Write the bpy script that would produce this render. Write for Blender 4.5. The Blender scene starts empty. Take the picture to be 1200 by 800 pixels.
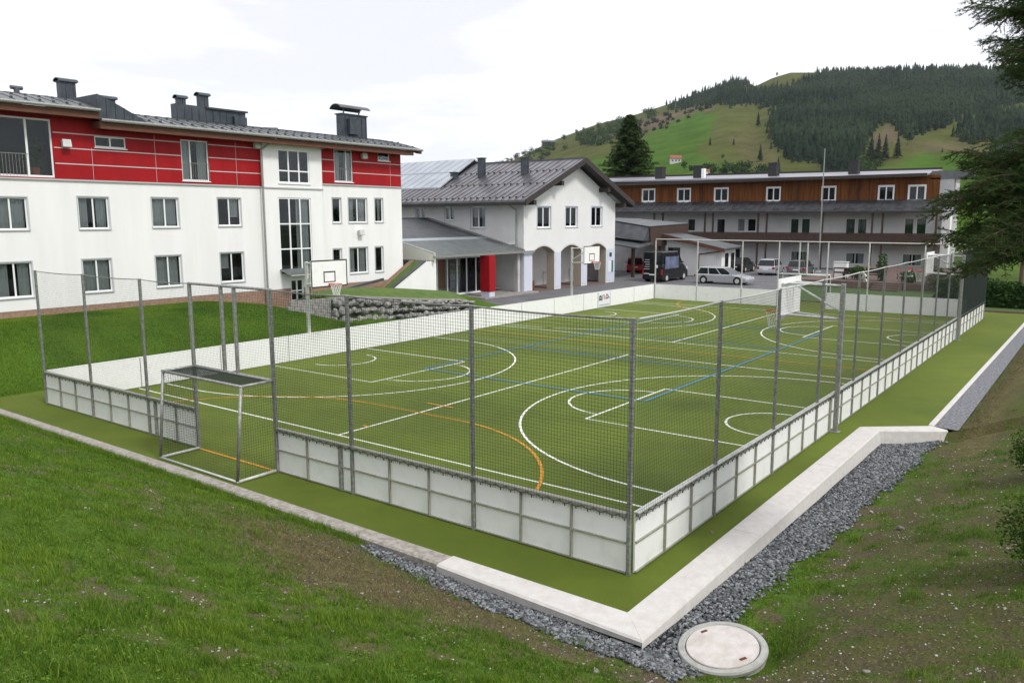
import bpy, math, random
import numpy as np
from mathutils import Vector
random.seed(7); rng = np.random.default_rng(11)
scene = bpy.context.scene
COL = scene.collection
PI = math.pi

# ------------------------------------------------------------------ materials
MATS = {}
def mat(name, c, rough=0.7, metal=0.0, c2=None, scale=4.0, detail=4.0, bump=0.0, bscale=40.0, attr=None, spec=0.5,
        stretch=None, lo=0.35, hi=0.65, transl=0.0, bdist=0.02):
    """principled material: colour c mixed with c2 by world-space noise, or by a per-point 'tone' attribute"""
    if name in MATS: return MATS[name]
    m = bpy.data.materials.new(name); m.use_nodes = True
    nt = m.node_tree; N = nt.nodes; L = nt.links
    b = N['Principled BSDF']
    b.inputs['Base Color'].default_value = (*c, 1); b.inputs['Roughness'].default_value = rough
    b.inputs['Metallic'].default_value = metal; b.inputs['Specular IOR Level'].default_value = spec
    if c2 is not None or bump:
        tc = N.new('ShaderNodeNewGeometry'); mp = N.new('ShaderNodeMapping')
        L.new(tc.outputs['Position'], mp.inputs['Vector'])
        if stretch: mp.inputs['Scale'].default_value = stretch
    if c2 is not None:
        mix = N.new('ShaderNodeMix'); mix.data_type = 'RGBA'
        mix.inputs['A'].default_value = (*c, 1); mix.inputs['B'].default_value = (*c2, 1)
        if attr:
            at = N.new('ShaderNodeAttribute'); at.attribute_name = attr
            L.new(at.outputs['Fac'], mix.inputs['Factor'])
        else:
            no = N.new('ShaderNodeTexNoise'); no.inputs['Scale'].default_value = scale; no.inputs['Detail'].default_value = detail
            L.new(mp.outputs['Vector'], no.inputs['Vector'])
            mr = N.new('ShaderNodeMapRange'); mr.inputs['From Min'].default_value = lo; mr.inputs['From Max'].default_value = hi
            L.new(no.outputs['Fac'], mr.inputs['Value']); L.new(mr.outputs['Result'], mix.inputs['Factor'])
        L.new(mix.outputs['Result'], b.inputs['Base Color'])
    if bump:
        nb = N.new('ShaderNodeTexNoise'); nb.inputs['Scale'].default_value = bscale; nb.inputs['Detail'].default_value = 3
        L.new(mp.outputs['Vector'], nb.inputs['Vector'])
        bp = N.new('ShaderNodeBump'); bp.inputs['Strength'].default_value = bump; bp.inputs['Distance'].default_value = bdist
        L.new(nb.outputs['Fac'], bp.inputs['Height']); L.new(bp.outputs['Normal'], b.inputs['Normal'])
    if transl:
        tr = N.new('ShaderNodeBsdfTranslucent'); ms = N.new('ShaderNodeMixShader'); ms.inputs[0].default_value = transl
        if c2 is not None: L.new(mix.outputs['Result'], tr.inputs['Color'])
        else: tr.inputs['Color'].default_value = (*c, 1)
        L.new(b.outputs[0], ms.inputs[1]); L.new(tr.outputs[0], ms.inputs[2])
        L.new(ms.outputs[0], N['Material Output'].inputs['Surface'])
    MATS[name] = m; return m

def glass_mat(name, tint, amount):
    m = bpy.data.materials.new(name); m.use_nodes = True; nt = m.node_tree; N = nt.nodes; L = nt.links
    N.remove(N['Principled BSDF'])
    g = N.new('ShaderNodeBsdfGlossy'); g.inputs['Roughness'].default_value = 0.02; g.inputs['Color'].default_value = (.9, .95, 1, 1)
    t = N.new('ShaderNodeBsdfTransparent'); t.inputs['Color'].default_value = (*tint, 1)
    f = N.new('ShaderNodeLayerWeight'); f.inputs['Blend'].default_value = amount
    x = N.new('ShaderNodeMixShader'); L.new(f.outputs['Fresnel'], x.inputs[0]); L.new(t.outputs[0], x.inputs[1]); L.new(g.outputs[0], x.inputs[2])
    L.new(x.outputs[0], N['Material Output'].inputs['Surface']); MATS[name] = m; return m

M = {}
M['plaster'] = mat('white_plaster', (.78, .78, .775), .85, c2=(.71, .71, .70), scale=1.1, detail=7, stretch=(1.6, 1.6, .22), bump=.2, bscale=60, lo=.35, hi=.8)
M['plaster_aged'] = mat('aged_white_plaster', (.72, .72, .715), .85, c2=(.64, .64, .63), scale=.5, bump=.15, bscale=60, lo=.3, hi=.8)
M['plaster_side'] = mat('soft_and_shaded_white_plaster', (.66, .66, .665), .85, c2=(.58, .58, .585), scale=.6, bump=.1)  # gable side wall's shade is put into this darker white; also guest house walls
M['plaster_grey'] = mat('grey_white_plaster', (.46, .46, .47), .85, c2=(.38, .38, .385), scale=1.2, bump=.1)
M['pier'] = mat('bluish_white_panel', (.55, .58, .68), .6)
M['plinth'] = mat('brown_brick_plinth', (.33, .21, .15), .9, c2=(.24, .15, .11), scale=9, bump=.3)
M['red'] = mat('red_facade_panel', (.33, .0075, .011), .55, c2=(.27, .006, .009), scale=1.2, stretch=(1.5, 1, .4), detail=6, spec=.2)
M['redbox'] = mat('red_painted_box', (.30, .005, .009), .5, spec=.25)
M['joint'] = mat('light_grey_joint', (.50, .47, .48), .6)
M['frame'] = mat('white_window_frame', (.78, .79, .80), .4)
M['sillgrey'] = mat('grey_sheet_sill', (.42, .43, .44), .5)
M['brownwood'] = mat('brown_eaves_wood', (.13, .045, .022), .7, c2=(.075, .028, .015), scale=2.0, stretch=(1, 8, 12))
M['wood'] = mat('orange_larch_boards', (.175, .062, .018), .8, c2=(.085, .032, .011), scale=1.5, stretch=(1, 3.5, .25), detail=6, spec=.15)
M['darkwood'] = mat('dark_balcony_wood', (.060, .032, .022), .7, c2=(.036, .020, .014), scale=2, stretch=(1, 1, 9))
M['blackwood'] = mat('black_stained_wood', (.022, .018, .017), .7, c2=(.035, .028, .025), scale=4)
M['roofgrey'] = mat('grey_metal_roof', (.080, .090, .096), .42, .45, c2=(.125, .135, .14), scale=1.4)
M['roofbrown'] = mat('brown_grey_metal_roof', (.20, .20, .22), .38, .7, c2=(.14, .13, .14), scale=.8)
M['roofdark'] = mat('dark_metal_roof', (.052, .055, .062), .5, .4, c2=(.085, .09, .1), scale=1.4)
M['rooflight'] = mat('light_grey_metal_roof', (.42, .45, .49), .4, .5, c2=(.35, .38, .42), scale=.5)
M['slate'] = mat('slate_blue_chimney_metal', (.035, .047, .058), .5, .3, c2=(.06, .072, .085), scale=3)
M['galv'] = mat('galvanised_steel', (.21, .215, .205), .5, .45, c2=(.34, .34, .325), scale=14, detail=3, bump=.05)
M['galvlight'] = mat('pale_galvanised_steel', (.46, .48, .46), .55, .2, c2=(.60, .60, .58), scale=8)
M['rib'] = mat('olive_grey_steel_rib', (.27, .275, .225), .55, .3, c2=(.34, .34, .285), scale=10)
M['board'] = mat('white_rebound_board', (.80, .805, .80), .5, c2=(.70, .70, .69), scale=3.2, detail=8, lo=.52, hi=.80)
M['net'] = mat('dark_green_net_cord', (.018, .028, .022), .8)
M['whitenet'] = mat('white_cord', (.7, .7, .68), .8)
M['cable'] = mat('pale_top_cable', (.45, .46, .46), .6)
M['orangerim'] = mat('orange_red_rim', (.55, .07, .02), .5)
M['black'] = mat('black_paint', (.012, .012, .013), .5)
M['turf'] = None
M['white_line'] = mat('white_turf_line', (.74, .75, .70), .9, c2=(.64, .66, .58), scale=6, detail=6, bump=.3, bscale=300)
M['orange_line'] = mat('orange_turf_line', (.52, .24, .01), .9, c2=(.38, .19, .015), scale=6, detail=6)
M['blue_line'] = mat('blue_turf_line', (.05, .22, .42), .9, c2=(.06, .20, .32), scale=6, detail=6)
M['conc'] = mat('pale_new_concrete', (.58, .56, .54), .85, c2=(.50, .475, .45), scale=7, detail=12, bump=.35, bscale=70, lo=.3, hi=.7)
M['concold'] = mat('weathered_concrete', (.24, .215, .185), .9, c2=(.37, .35, .32), scale=11, detail=9, bump=.8, bscale=45)
M['membrane'] = mat('black_dimpled_membrane', (.01, .01, .011), .7)
M['asphalt'] = mat('grey_asphalt', (.13, .13, .14), .9, c2=(.095, .095, .1), scale=.7, detail=6, bump=.2, bscale=120)
M['paving'] = mat('pale_paving', (.30, .28, .26), .85, c2=(.23, .22, .205), scale=2)
M['pinkpave'] = mat('pinkish_terrace_paving', (.17, .105, .092), .9, c2=(.12, .08, .072), scale=3)
M['stone'] = mat('grey_boulder', (.11, .11, .105), .9, c2=(.33, .325, .31), scale=4.5, detail=7, bump=.8, bscale=9, bdist=.05)
M['block'] = mat('grey_block', (.22, .21, .20), .9, c2=(.31, .30, .28), scale=5, bump=.3)
M['curtain'] = mat('pale_curtain', (.40, .43, .42), .9)
M['curtaindark'] = mat('green_roller_blind', (.02, .075, .035), .8)
M['room'] = mat('dim_room', (.018, .02, .02), .9)
M['carsilver'] = mat('silver_car_paint', (.46, .48, .51), .3, .5)
M['cargrey'] = mat('grey_car_paint', (.12, .125, .13), .3, .5)
M['cardark'] = mat('dark_car_paint', (.018, .02, .022), .25, .3)
M['carblack'] = mat('black_van_paint', (.008, .011, .011), .25, .2)
M['carred'] = mat('red_car_paint', (.4, .01, .015), .3, .2)
M['carglass'] = mat('dark_car_glass', (.012, .014, .016), .08, spec=.4)
M['tyre'] = mat('tyre_rubber', (.014, .014, .014), .85)
M['lampred'] = mat('red_tail_lamp', (.35, .01, .01), .3)
M['lampclear'] = mat('clear_head_lamp', (.55, .57, .6), .15)
M['bark'] = mat('tree_bark', (.075, .05, .035), .95, c2=(.12, .085, .06), scale=9, bump=.6)
M['needle'] = mat('spruce_needles', (.012, .035, .010), .6, c2=(.080, .130, .032), spec=.12, attr='tone', transl=.15)
M['leafbright'] = mat('fresh_green_leaves', (.045, .11, .012), .6, c2=(.15, .24, .035), spec=.12, attr='tone', transl=.3)
M['leafdark'] = mat('dark_hedge_leaves', (.018, .045, .010), .65, c2=(.05, .10, .022), spec=.12, attr='tone', transl=.2)
M['farforest'] = mat('far_conifers', (.006, .015, .010), 1, c2=(.036, .054, .027), attr='tone', spec=0)
M['farleaf'] = mat('far_broadleaf', (.016, .036, .012), 1, c2=(.048, .082, .022), attr='tone', spec=0)
M['blade'] = mat('grass_blades', (.042, .110, .007), .6, c2=(.190, .285, .030), attr='tone', transl=.25, spec=.2)
M['straw'] = mat('dry_grass', (.085, .072, .030), .8, c2=(.24, .19, .10), attr='tone', transl=.2)
M['gravel'] = mat('slate_gravel', (.055, .060, .066), .75, c2=(.27, .285, .30), attr='tone')
M['pebble'] = mat('pale_pebble', (.16, .145, .125), .85, c2=(.50, .48, .45), attr='tone')
M['lid'] = mat('pale_concrete_lid', (.57, .54, .52), .85, c2=(.44, .40, .37), scale=5, detail=7, bump=.3)
M['ring'] = mat('grey_concrete_ring', (.38, .38, .36), .85, c2=(.30, .30, .28), scale=7, bump=.3)
M['rust'] = mat('rusty_slot', (.10, .035, .015), .9)
M['sign_dark'] = mat('sign_dark_ink', (.02, .03, .03), .6)
M['sign_pink'] = mat('sign_red_ink', (.55, .03, .10), .6)
M['sign_blue'] = mat('sign_blue_ink', (.03, .06, .22), .6)
M['sign_teal'] = mat('sign_teal_ink', (.02, .17, .17), .6)
M['sign_face'] = mat('sign_white_face', (.72, .74, .77), .5)
M['panelbeige'] = mat('beige_louvre', (.60, .60, .52), .7)
M['canopyglass'] = mat('frosted_canopy_glass', (.25, .28, .28), .3, transl=.45, c2=(.20, .22, .215), scale=1.5)
M['pane'] = glass_mat('window_glass', (.82, .84, .84), .24)
M['terracotta'] = mat('terracotta', (.30, .08, .03), .8)
M['parasol'] = mat('white_and_red_cloth', (.6, .58, .55), .8)

# artificial turf: short pile, faint mowing-direction patches
def turf_material():
    m = bpy.data.materials.new('olive_artificial_turf'); m.use_nodes = True; nt = m.node_tree; N = nt.nodes; L = nt.links
    b = N['Principled BSDF']; b.inputs['Roughness'].default_value = .85; b.inputs['Specular IOR Level'].default_value = .25
    g = N.new('ShaderNodeNewGeometry')
    n1 = N.new('ShaderNodeTexNoise'); n1.inputs['Scale'].default_value = .16; n1.inputs['Detail'].default_value = 3
    n2 = N.new('ShaderNodeTexNoise'); n2.inputs['Scale'].default_value = 55; n2.inputs['Detail'].default_value = 4
    for n in (n1, n2): L.new(g.outputs['Position'], n.inputs['Vector'])
    ad = N.new('ShaderNodeMath'); ad.operation = 'MULTIPLY_ADD'; ad.inputs[1].default_value = .45; L.new(n2.outputs['Fac'], ad.inputs[0])
    mu = N.new('ShaderNodeMath'); mu.operation = 'MULTIPLY'; mu.inputs[1].default_value = .55; L.new(n1.outputs['Fac'], mu.inputs[0]); L.new(mu.outputs[0], ad.inputs[2])
    cr = N.new('ShaderNodeValToRGB'); cr.color_ramp.elements[0].position = .36; cr.color_ramp.elements[0].color = (.056, .086, .005, 1)
    cr.color_ramp.elements[1].position = .64; cr.color_ramp.elements[1].color = (.108, .148, .011, 1)
    L.new(ad.outputs[0], cr.inputs[0])
    sp_ = N.new('ShaderNodeSeparateXYZ'); L.new(g.outputs['Position'], sp_.inputs[0])
    dv = N.new('ShaderNodeMath'); dv.operation = 'MULTIPLY'; dv.inputs[1].default_value = 1/4.0; L.new(sp_.outputs['X'], dv.inputs[0])
    fl = N.new('ShaderNodeMath'); fl.operation = 'FLOOR'; L.new(dv.outputs[0], fl.inputs[0])
    wn = N.new('ShaderNodeTexWhiteNoise'); wn.noise_dimensions = '1D'; L.new(fl.outputs[0], wn.inputs['W'])
    fr2 = N.new('ShaderNodeMath'); fr2.operation = 'FRACT'; L.new(dv.outputs[0], fr2.inputs[0])
    pp = N.new('ShaderNodeMath'); pp.operation = 'LESS_THAN'; pp.inputs[1].default_value = .006; L.new(fr2.outputs[0], pp.inputs[0])
    k1 = N.new('ShaderNodeMath'); k1.operation = 'MULTIPLY_ADD'; k1.inputs[1].default_value = .13; k1.inputs[2].default_value = .935; L.new(wn.outputs['Value'], k1.inputs[0])
    k2 = N.new('ShaderNodeMath'); k2.operation = 'MULTIPLY_ADD'; k2.inputs[1].default_value = -.12; L.new(pp.outputs[0], k2.inputs[0]); L.new(k1.outputs[0], k2.inputs[2])
    ns = N.new('ShaderNodeTexNoise'); ns.inputs['Scale'].default_value = 1.1; ns.inputs['Detail'].default_value = 6; ns.inputs['Roughness'].default_value = .65; L.new(g.outputs['Position'], ns.inputs['Vector'])
    k3 = N.new('ShaderNodeMapRange'); k3.inputs['From Min'].default_value = .35; k3.inputs['From Max'].default_value = .65; k3.inputs['To Min'].default_value = .90; k3.inputs['To Max'].default_value = 1.08; L.new(ns.outputs['Fac'], k3.inputs['Value'])
    k4 = N.new('ShaderNodeMath'); k4.operation = 'MULTIPLY'; L.new(k2.outputs[0], k4.inputs[0]); L.new(k3.outputs['Result'], k4.inputs[1])
    vm = N.new('ShaderNodeVectorMath'); vm.operation = 'SCALE'; L.new(cr.outputs[0], vm.inputs[0]); L.new(k4.outputs[0], vm.inputs['Scale']); L.new(vm.outputs[0], b.inputs['Base Color'])
    bp = N.new('ShaderNodeBump'); bp.inputs['Strength'].default_value = .5; bp.inputs['Distance'].default_value = .01
    n3 = N.new('ShaderNodeTexNoise'); n3.inputs['Scale'].default_value = 160; L.new(g.outputs['Position'], n3.inputs['Vector'])
    L.new(n3.outputs['Fac'], bp.inputs['Height']); L.new(bp.outputs[0], b.inputs['Normal'])
    b.inputs['Sheen Weight'].default_value = .14; b.inputs['Sheen Roughness'].default_value = .28; b.inputs['Sheen Tint'].default_value = (.8, .9, .3, 1)
    return m
M['turf'] = turf_material()

# natural ground: grass, dry straw, bare soil by attributes
def ground_material():
    m = bpy.data.materials.new('meadow_ground'); m.use_nodes = True; nt = m.node_tree; N = nt.nodes; L = nt.links
    b = N['Principled BSDF']; b.inputs['Roughness'].default_value = .95; b.inputs['Specular IOR Level'].default_value = .1
    at = N.new('ShaderNodeVertexColor'); at.layer_name = 'col'
    g = N.new('ShaderNodeNewGeometry')
    n = N.new('ShaderNodeTexNoise'); n.inputs['Scale'].default_value = 26; n.inputs['Detail'].default_value = 8; n.inputs['Roughness'].default_value = .7
    L.new(g.outputs['Position'], n.inputs['Vector'])
    mr = N.new('ShaderNodeMapRange'); mr.inputs['From Min'].default_value = .25; mr.inputs['From Max'].default_value = .75
    mr.inputs['To Min'].default_value = .45; mr.inputs['To Max'].default_value = 1.55; L.new(n.outputs['Fac'], mr.inputs['Value'])
    mx = N.new('ShaderNodeVectorMath'); mx.operation = 'SCALE'; L.new(at.outputs['Color'], mx.inputs[0]); L.new(mr.outputs['Result'], mx.inputs['Scale'])
    L.new(mx.outputs[0], b.inputs['Base Color'])
    n3 = N.new('ShaderNodeTexNoise'); n3.inputs['Scale'].default_value = 18; n3.inputs['Detail'].default_value = 6; L.new(g.outputs['Position'], n3.inputs['Vector'])
    bp = N.new('ShaderNodeBump'); bp.inputs['Strength'].default_value = .8; bp.inputs['Distance'].default_value = .05
    L.new(n3.outputs['Fac'], bp.inputs['Height']); L.new(bp.outputs[0], b.inputs['Normal'])
    return m
def hill_material():
    m = bpy.data.materials.new('hill_meadow'); m.use_nodes = True; nt = m.node_tree; N = nt.nodes; L = nt.links
    b = N['Principled BSDF']; b.inputs['Roughness'].default_value = 1; b.inputs['Specular IOR Level'].default_value = 0
    at = N.new('ShaderNodeVertexColor'); at.layer_name = 'col'
    g = N.new('ShaderNodeNewGeometry')
    n = N.new('ShaderNodeTexNoise'); n.inputs['Scale'].default_value = .035; n.inputs['Detail'].default_value = 9; n.inputs['Roughness'].default_value = .65
    L.new(g.outputs['Position'], n.inputs['Vector'])
    mr = N.new('ShaderNodeMapRange'); mr.inputs['From Min'].default_value = .3; mr.inputs['From Max'].default_value = .7
    mr.inputs['To Min'].default_value = .72; mr.inputs['To Max'].default_value = 1.28; L.new(n.outputs['Fac'], mr.inputs['Value'])
    mx = N.new('ShaderNodeVectorMath'); mx.operation = 'SCALE'; L.new(at.outputs['Color'], mx.inputs[0]); L.new(mr.outputs['Result'], mx.inputs['Scale'])
    L.new(mx.outputs[0], b.inputs['Base Color'])
    return m

# ------------------------------------------------------------------ mesh helper
class MB:
    def __init__(s): s.v = []; s.f = []
    def quad(s, a, b, c, d):
        i = len(s.v); s.v += [tuple(a), tuple(b), tuple(c), tuple(d)]; s.f.append((i, i+1, i+2, i+3)); return s
    def tri(s, a, b, c):
        i = len(s.v); s.v += [tuple(a), tuple(b), tuple(c)]; s.f.append((i, i+1, i+2)); return s
    def hexa(s, p):  # 8 points: bottom 4 then top 4
        i = len(s.v); s.v += [tuple(q) for q in p]
        s.f += [tuple(i+k for k in f) for f in ((3,2,1,0), (4,5,6,7), (0,1,5,4), (1,2,6,5), (2,3,7,6), (3,0,4,7))]; return s
    def box(s, x0, x1, y0, y1, z0, z1):
        if x0 > x1: x0, x1 = x1, x0
        if y0 > y1: y0, y1 = y1, y0
        if z0 > z1: z0, z1 = z1, z0
        return s.hexa([(x0,y0,z0),(x1,y0,z0),(x1,y1,z0),(x0,y1,z0),(x0,y0,z1),(x1,y0,z1),(x1,y1,z1),(x0,y1,z1)])
    def prism(s, poly, off):  # closed polygon of 3D points swept by vector off
        i = len(s.v); n = len(poly); o = Vector(off)
        s.v += [tuple(p) for p in poly] + [tuple(Vector(p)+o) for p in poly]
        s.f.append(tuple(range(i+n-1, i-1, -1))); s.f.append(tuple(range(i+n, i+2*n)))
        for k in range(n): s.f.append((i+k, i+(k+1) % n, i+n+(k+1) % n, i+n+k))
        return s
    def tube(s, p0, p1, r, n=8, r1=None, caps=True):
        p0 = Vector(p0); p1 = Vector(p1); d = (p1-p0)
        if d.length < 1e-6: return s
        d.normalize(); a = d.orthogonal().normalized(); b = d.cross(a); r1 = r if r1 is None else r1
        i = len(s.v)
        for p, rr in ((p0, r), (p1, r1)):
            for k in range(n):
                t = 2*PI*k/n; s.v.append(tuple(p + a*math.cos(t)*rr + b*math.sin(t)*rr))
        for k in range(n): s.f.append((i+k, i+(k+1) % n, i+n+(k+1) % n, i+n+k))
        if caps: s.f.append(tuple(range(i+n-1, i-1, -1))); s.f.append(tuple(range(i+n, i+2*n)))
        return s
    def path(s, pts, r, n=8):
        for a, b in zip(pts[:-1], pts[1:]): s.tube(a, b, r, n)
        return s
    def build(s, name, m, parent=None, loc=None, bevel=0, smooth=False):
        """link as ONE object; vertices were given in world coordinates when parent/loc sit at a world location"""
        me = bpy.data.meshes.new(name)
        base = Vector((0,0,0))
        if parent is not None: base = WORLD.get(parent.name, Vector((0,0,0)))
        elif loc is not None: base = Vector(loc)
        me.from_pydata([tuple(Vector(p)-base) for p in s.v], [], s.f); me.update()
        o = bpy.data.objects.new(name, me); COL.objects.link(o)
        if m is not None: me.materials.append(m)
        if parent is not None: o.parent = parent; WORLD[o.name] = base
        else: o.location = base; WORLD[o.name] = base
        if bevel:
            bm = o.modifiers.new('bevel', 'BEVEL'); bm.width = bevel; bm.segments = 2; bm.limit_method = 'ANGLE'
        if smooth: me.shade_smooth()
        return o
WORLD = {}
def tag(o, label=None, cat=None, group=None, kind=None):
    if label: o['label'] = label
    if cat: o['category'] = cat
    if group: o['group'] = group
    if kind: o['kind'] = kind
    return o
def thing(name, loc, label, cat, group=None):
    o = bpy.data.objects.new(name, None); COL.objects.link(o); o.location = loc; o.empty_display_size = .2
    WORLD[o.name] = Vector(loc); return tag(o, label, cat, group)
def copy_tree(o, parent=None):
    c = o.copy(); COL.objects.link(c)
    if parent is not None: c.parent = parent
    for ch in list(o.children): copy_tree(ch, c)
    return c
def big(name, verts, faces, m, attr=None, aname='tone', color=None, parent=None, loc=(0,0,0)):
    """fast mesh from numpy arrays (faces: (n,k) array)"""
    verts = np.asarray(verts, np.float32); faces = np.asarray(faces, np.int32); k = faces.shape[1]
    if parent is not None: loc = WORLD.get(parent.name, Vector((0,0,0)))
    verts = verts - np.array(loc, np.float32)
    me = bpy.data.meshes.new(name)
    me.vertices.add(len(verts)); me.vertices.foreach_set('co', verts.ravel())
    me.loops.add(faces.size); me.loops.foreach_set('vertex_index', faces.ravel())
    me.polygons.add(len(faces)); me.polygons.foreach_set('loop_start', np.arange(len(faces), dtype=np.int32)*k)
    me.polygons.foreach_set('loop_total', np.full(len(faces), k, np.int32)); me.update(calc_edges=True); me.validate()
    if attr is not None:
        a = me.attributes.new(aname, 'FLOAT', 'POINT'); a.data.foreach_set('value', np.asarray(attr, np.float32))
    if color is not None:
        a = me.attributes.new('col', 'FLOAT_COLOR', 'POINT')
        cc = np.ones((len(verts), 4), np.float32); cc[:, :3] = color; a.data.foreach_set('color', cc.ravel())
    me.materials.append(m)
    o = bpy.data.objects.new(name, me); COL.objects.link(o)
    if parent is not None: o.parent = parent
    else: o.location = loc
    WORLD[o.name] = Vector(loc); return o

# value noise (numpy)
_tab = rng.random((257, 257))
def vnoise(x, y):
    xi = np.floor(x).astype(int); yi = np.floor(y).astype(int); fx = x-xi; fy = y-yi
    fx = fx*fx*(3-2*fx); fy = fy*fy*(3-2*fy); xi &= 255; yi &= 255; x1 = (xi+1) & 255; y1 = (yi+1) & 255
    return (_tab[xi, yi]*(1-fx)+_tab[x1, yi]*fx)*(1-fy)+(_tab[xi, y1]*(1-fx)+_tab[x1, y1]*fx)*fy
def fbm(x, y, s=1.0, o=4):
    a = 0; t = 0; w = 1
    x = np.asarray(x, float)*s; y = np.asarray(y, float)*s
    for k in range(o):
        a = a + w*vnoise(x+17.3*k, y+9.1*k); t += w; w *= .5; x = x*2.03; y = y*2.03
    return a/t
def sstep(a, b, x):
    t = np.clip((np.asarray(x, float)-a)/(b-a), 0, 1); return t*t*(3-2*t)

# ------------------------------------------------------------------ camera (fitted to the 20 x 40 m court)
CAM = Vector((-10.58, -5.653, 5.497)); YAW = 0.645167; PIT = -0.15096; ROLL = -0.003083; F = 939.47
cam = bpy.data.cameras.new('Camera'); cam.sensor_width = 36; cam.lens = F/1200*36; cam.clip_start = .1; cam.clip_end = 9000
co = bpy.data.objects.new('Camera', cam); COL.objects.link(co); scene.camera = co
fw = Vector((math.cos(YAW)*math.cos(PIT), math.sin(YAW)*math.cos(PIT), math.sin(PIT)))
rt = Vector((math.sin(YAW), -math.cos(YAW), 0)); up = rt.cross(fw)
r2 = rt*math.cos(ROLL)+up*math.sin(ROLL); u2 = -rt*math.sin(ROLL)+up*math.cos(ROLL)
from mathutils import Matrix
mw = Matrix((( r2.x, u2.x, -fw.x, CAM.x), (r2.y, u2.y, -fw.y, CAM.y), (r2.z, u2.z, -fw.z, CAM.z), (0, 0, 0, 1)))
co.matrix_world = mw

# ------------------------------------------------------------------ light
SUN_EL, SUN_AZ = math.radians(48), math.radians(-98)     # azimuth measured from +x towards +y: the sun stands behind the viewer's right
w = bpy.data.worlds.new('World'); scene.world = w; w.use_nodes = True
nt = w.node_tree; N = nt.nodes; L = nt.links; bg = N['Background']; bg.inputs['Strength'].default_value = .109
sky = N.new('ShaderNodeTexSky'); sky.sky_type = 'NISHITA'; sky.sun_disc = False; sky.sun_elevation = SUN_EL; sky.sun_rotation = PI/2-SUN_AZ
tcw = N.new('ShaderNodeTexCoord'); mpw = N.new('ShaderNodeMapping'); mpw.inputs['Scale'].default_value = (1.0, 1.0, 4.5)
L.new(tcw.outputs['Generated'], mpw.inputs['Vector'])
nc = N.new('ShaderNodeTexNoise'); nc.inputs['Scale'].default_value = 2.1; nc.inputs['Detail'].default_value = 7; nc.inputs['Roughness'].default_value = .52
L.new(mpw.outputs[0], nc.inputs['Vector'])
crw = N.new('ShaderNodeValToRGB'); e = crw.color_ramp.elements
e[0].position = .36; e[0].color = (6.5, 6.52, 7.2, 1); e[1].position = .55; e[1].color = (9.6, 9.6, 9.7, 1)
L.new(nc.outputs['Fac'], crw.inputs[0])
mxw = N.new('ShaderNodeMix'); mxw.data_type = 'RGBA'; mxw.inputs['Factor'].default_value = .93
L.new(sky.outputs[0], mxw.inputs['A']); L.new(crw.outputs[0], mxw.inputs['B']); L.new(mxw.outputs['Result'], bg.inputs['Color'])
sl = bpy.data.lights.new('Sun', 'SUN'); sl.energy = 1.75; sl.angle = math.radians(11); sl.color = (1, .965, .91)
so = bpy.data.objects.new('Sun', sl); COL.objects.link(so)
sd = Vector((math.cos(SUN_EL)*math.cos(SUN_AZ), math.cos(SUN_EL)*math.sin(SUN_AZ), math.sin(SUN_EL)))
so.rotation_euler = (-sd).to_track_quat('-Z', 'Y').to_euler(); so.location = sd*60
vs = scene.view_settings; vs.view_transform = 'Standard'; vs.look = 'None'; vs.gamma = 1; vs.exposure = 0.47; vs.use_curve_mapping = False

# ================================================================== TERRAIN
def ground_z(x, y):
    x = np.asarray(x, float); y = np.asarray(y, float)
    base = -.15 + .13*sstep(2.8, 5.0, y) - .19*sstep(-1.7, 8, x)
    basex = np.where(x > 12.4, -.05, -.15-.19*sstep(-1.7, 8, x))
    dn = -1.55-x; dr = -1.05-y
    zn = base + .42*np.maximum(dn-.08-.42*(1-sstep(2.2, 4.6, y)), -3)
    start = .95+.30*sstep(0, 12, x)+ .4*sstep(12, 13, x)
    zr = basex + .40*np.maximum(dr-start, -4)
    k = 9.
    zz = np.log(np.exp(k*np.clip(zn, -4, 9))+np.exp(k*np.clip(zr, -4, 9))+np.exp(k*np.minimum(base, basex)))/k
    zz = np.maximum(zz, 0*zz + np.minimum(base, basex))
    # flatten towards the crest so that the far outskirts do not climb for ever
    zz = np.where(zz > 4.0, 4.0+(zz-4.0)*.25, zz)
    mr_ = 1-sstep(.62, 1.15, np.hypot(x+1.02, y+1.93)); zz = zz*(1-mr_)+np.minimum(zz, -.20)*mr_
    wob = (fbm(x, y, .8)-.5)*.16*sstep(.5, 2.5, np.maximum(dn, dr)) + (fbm(x+40, y, 5., 3)-.5)*.06*sstep(.3, 1.2, np.maximum(dn, dr-.6))
    zz = zz+wob
    inside = (x > -1.5) & (y > -.95)
    zin = -.12+0*x
    # lawn beyond the far long side, rising to the white and red house
    S = 1-sstep(13.2, 19.4, x+.25*(y-26))
    lawn = 1.47*sstep(22.0, 28.5, y)*S
    mound = 1.0*sstep(16.5, 19.5, x)*(1-sstep(26, 31, x))*sstep(25.2, 26.6, y)*(1-sstep(30.5, 33, y))
    zin = np.where(y > 22.15, np.maximum(-.03+lawn, mound+.02), zin)
    # low ground under the yard
    zin = np.where((x > 30) & (y > 22.1), -.12, zin)
    zin = np.where(x > 44.2, -.12, zin)
    out = np.where(inside, zin, zz)
    # left outskirts: blend the near slope into the lawn
    t = sstep(20.5, 24, y)*(x <= -1.5)
    out = out*(1-t)+t*(1.45*sstep(22.0, 28.5, y)+.3*np.clip(-1.5-x, 0, 8))
    # slope on the right continues beyond the court and stays low behind it
    out = np.where((x > 44) & (y < -.95), np.minimum(out, 1.2), out)
    return out
GREEN = np.array((.060, .110, .012)); DARKG = np.array((.030, .062, .010)); SOIL = np.array((.115, .088, .062)); STRAW = np.array((.190, .145, .075)); OLIVE = np.array((.085, .085, .030))
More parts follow.
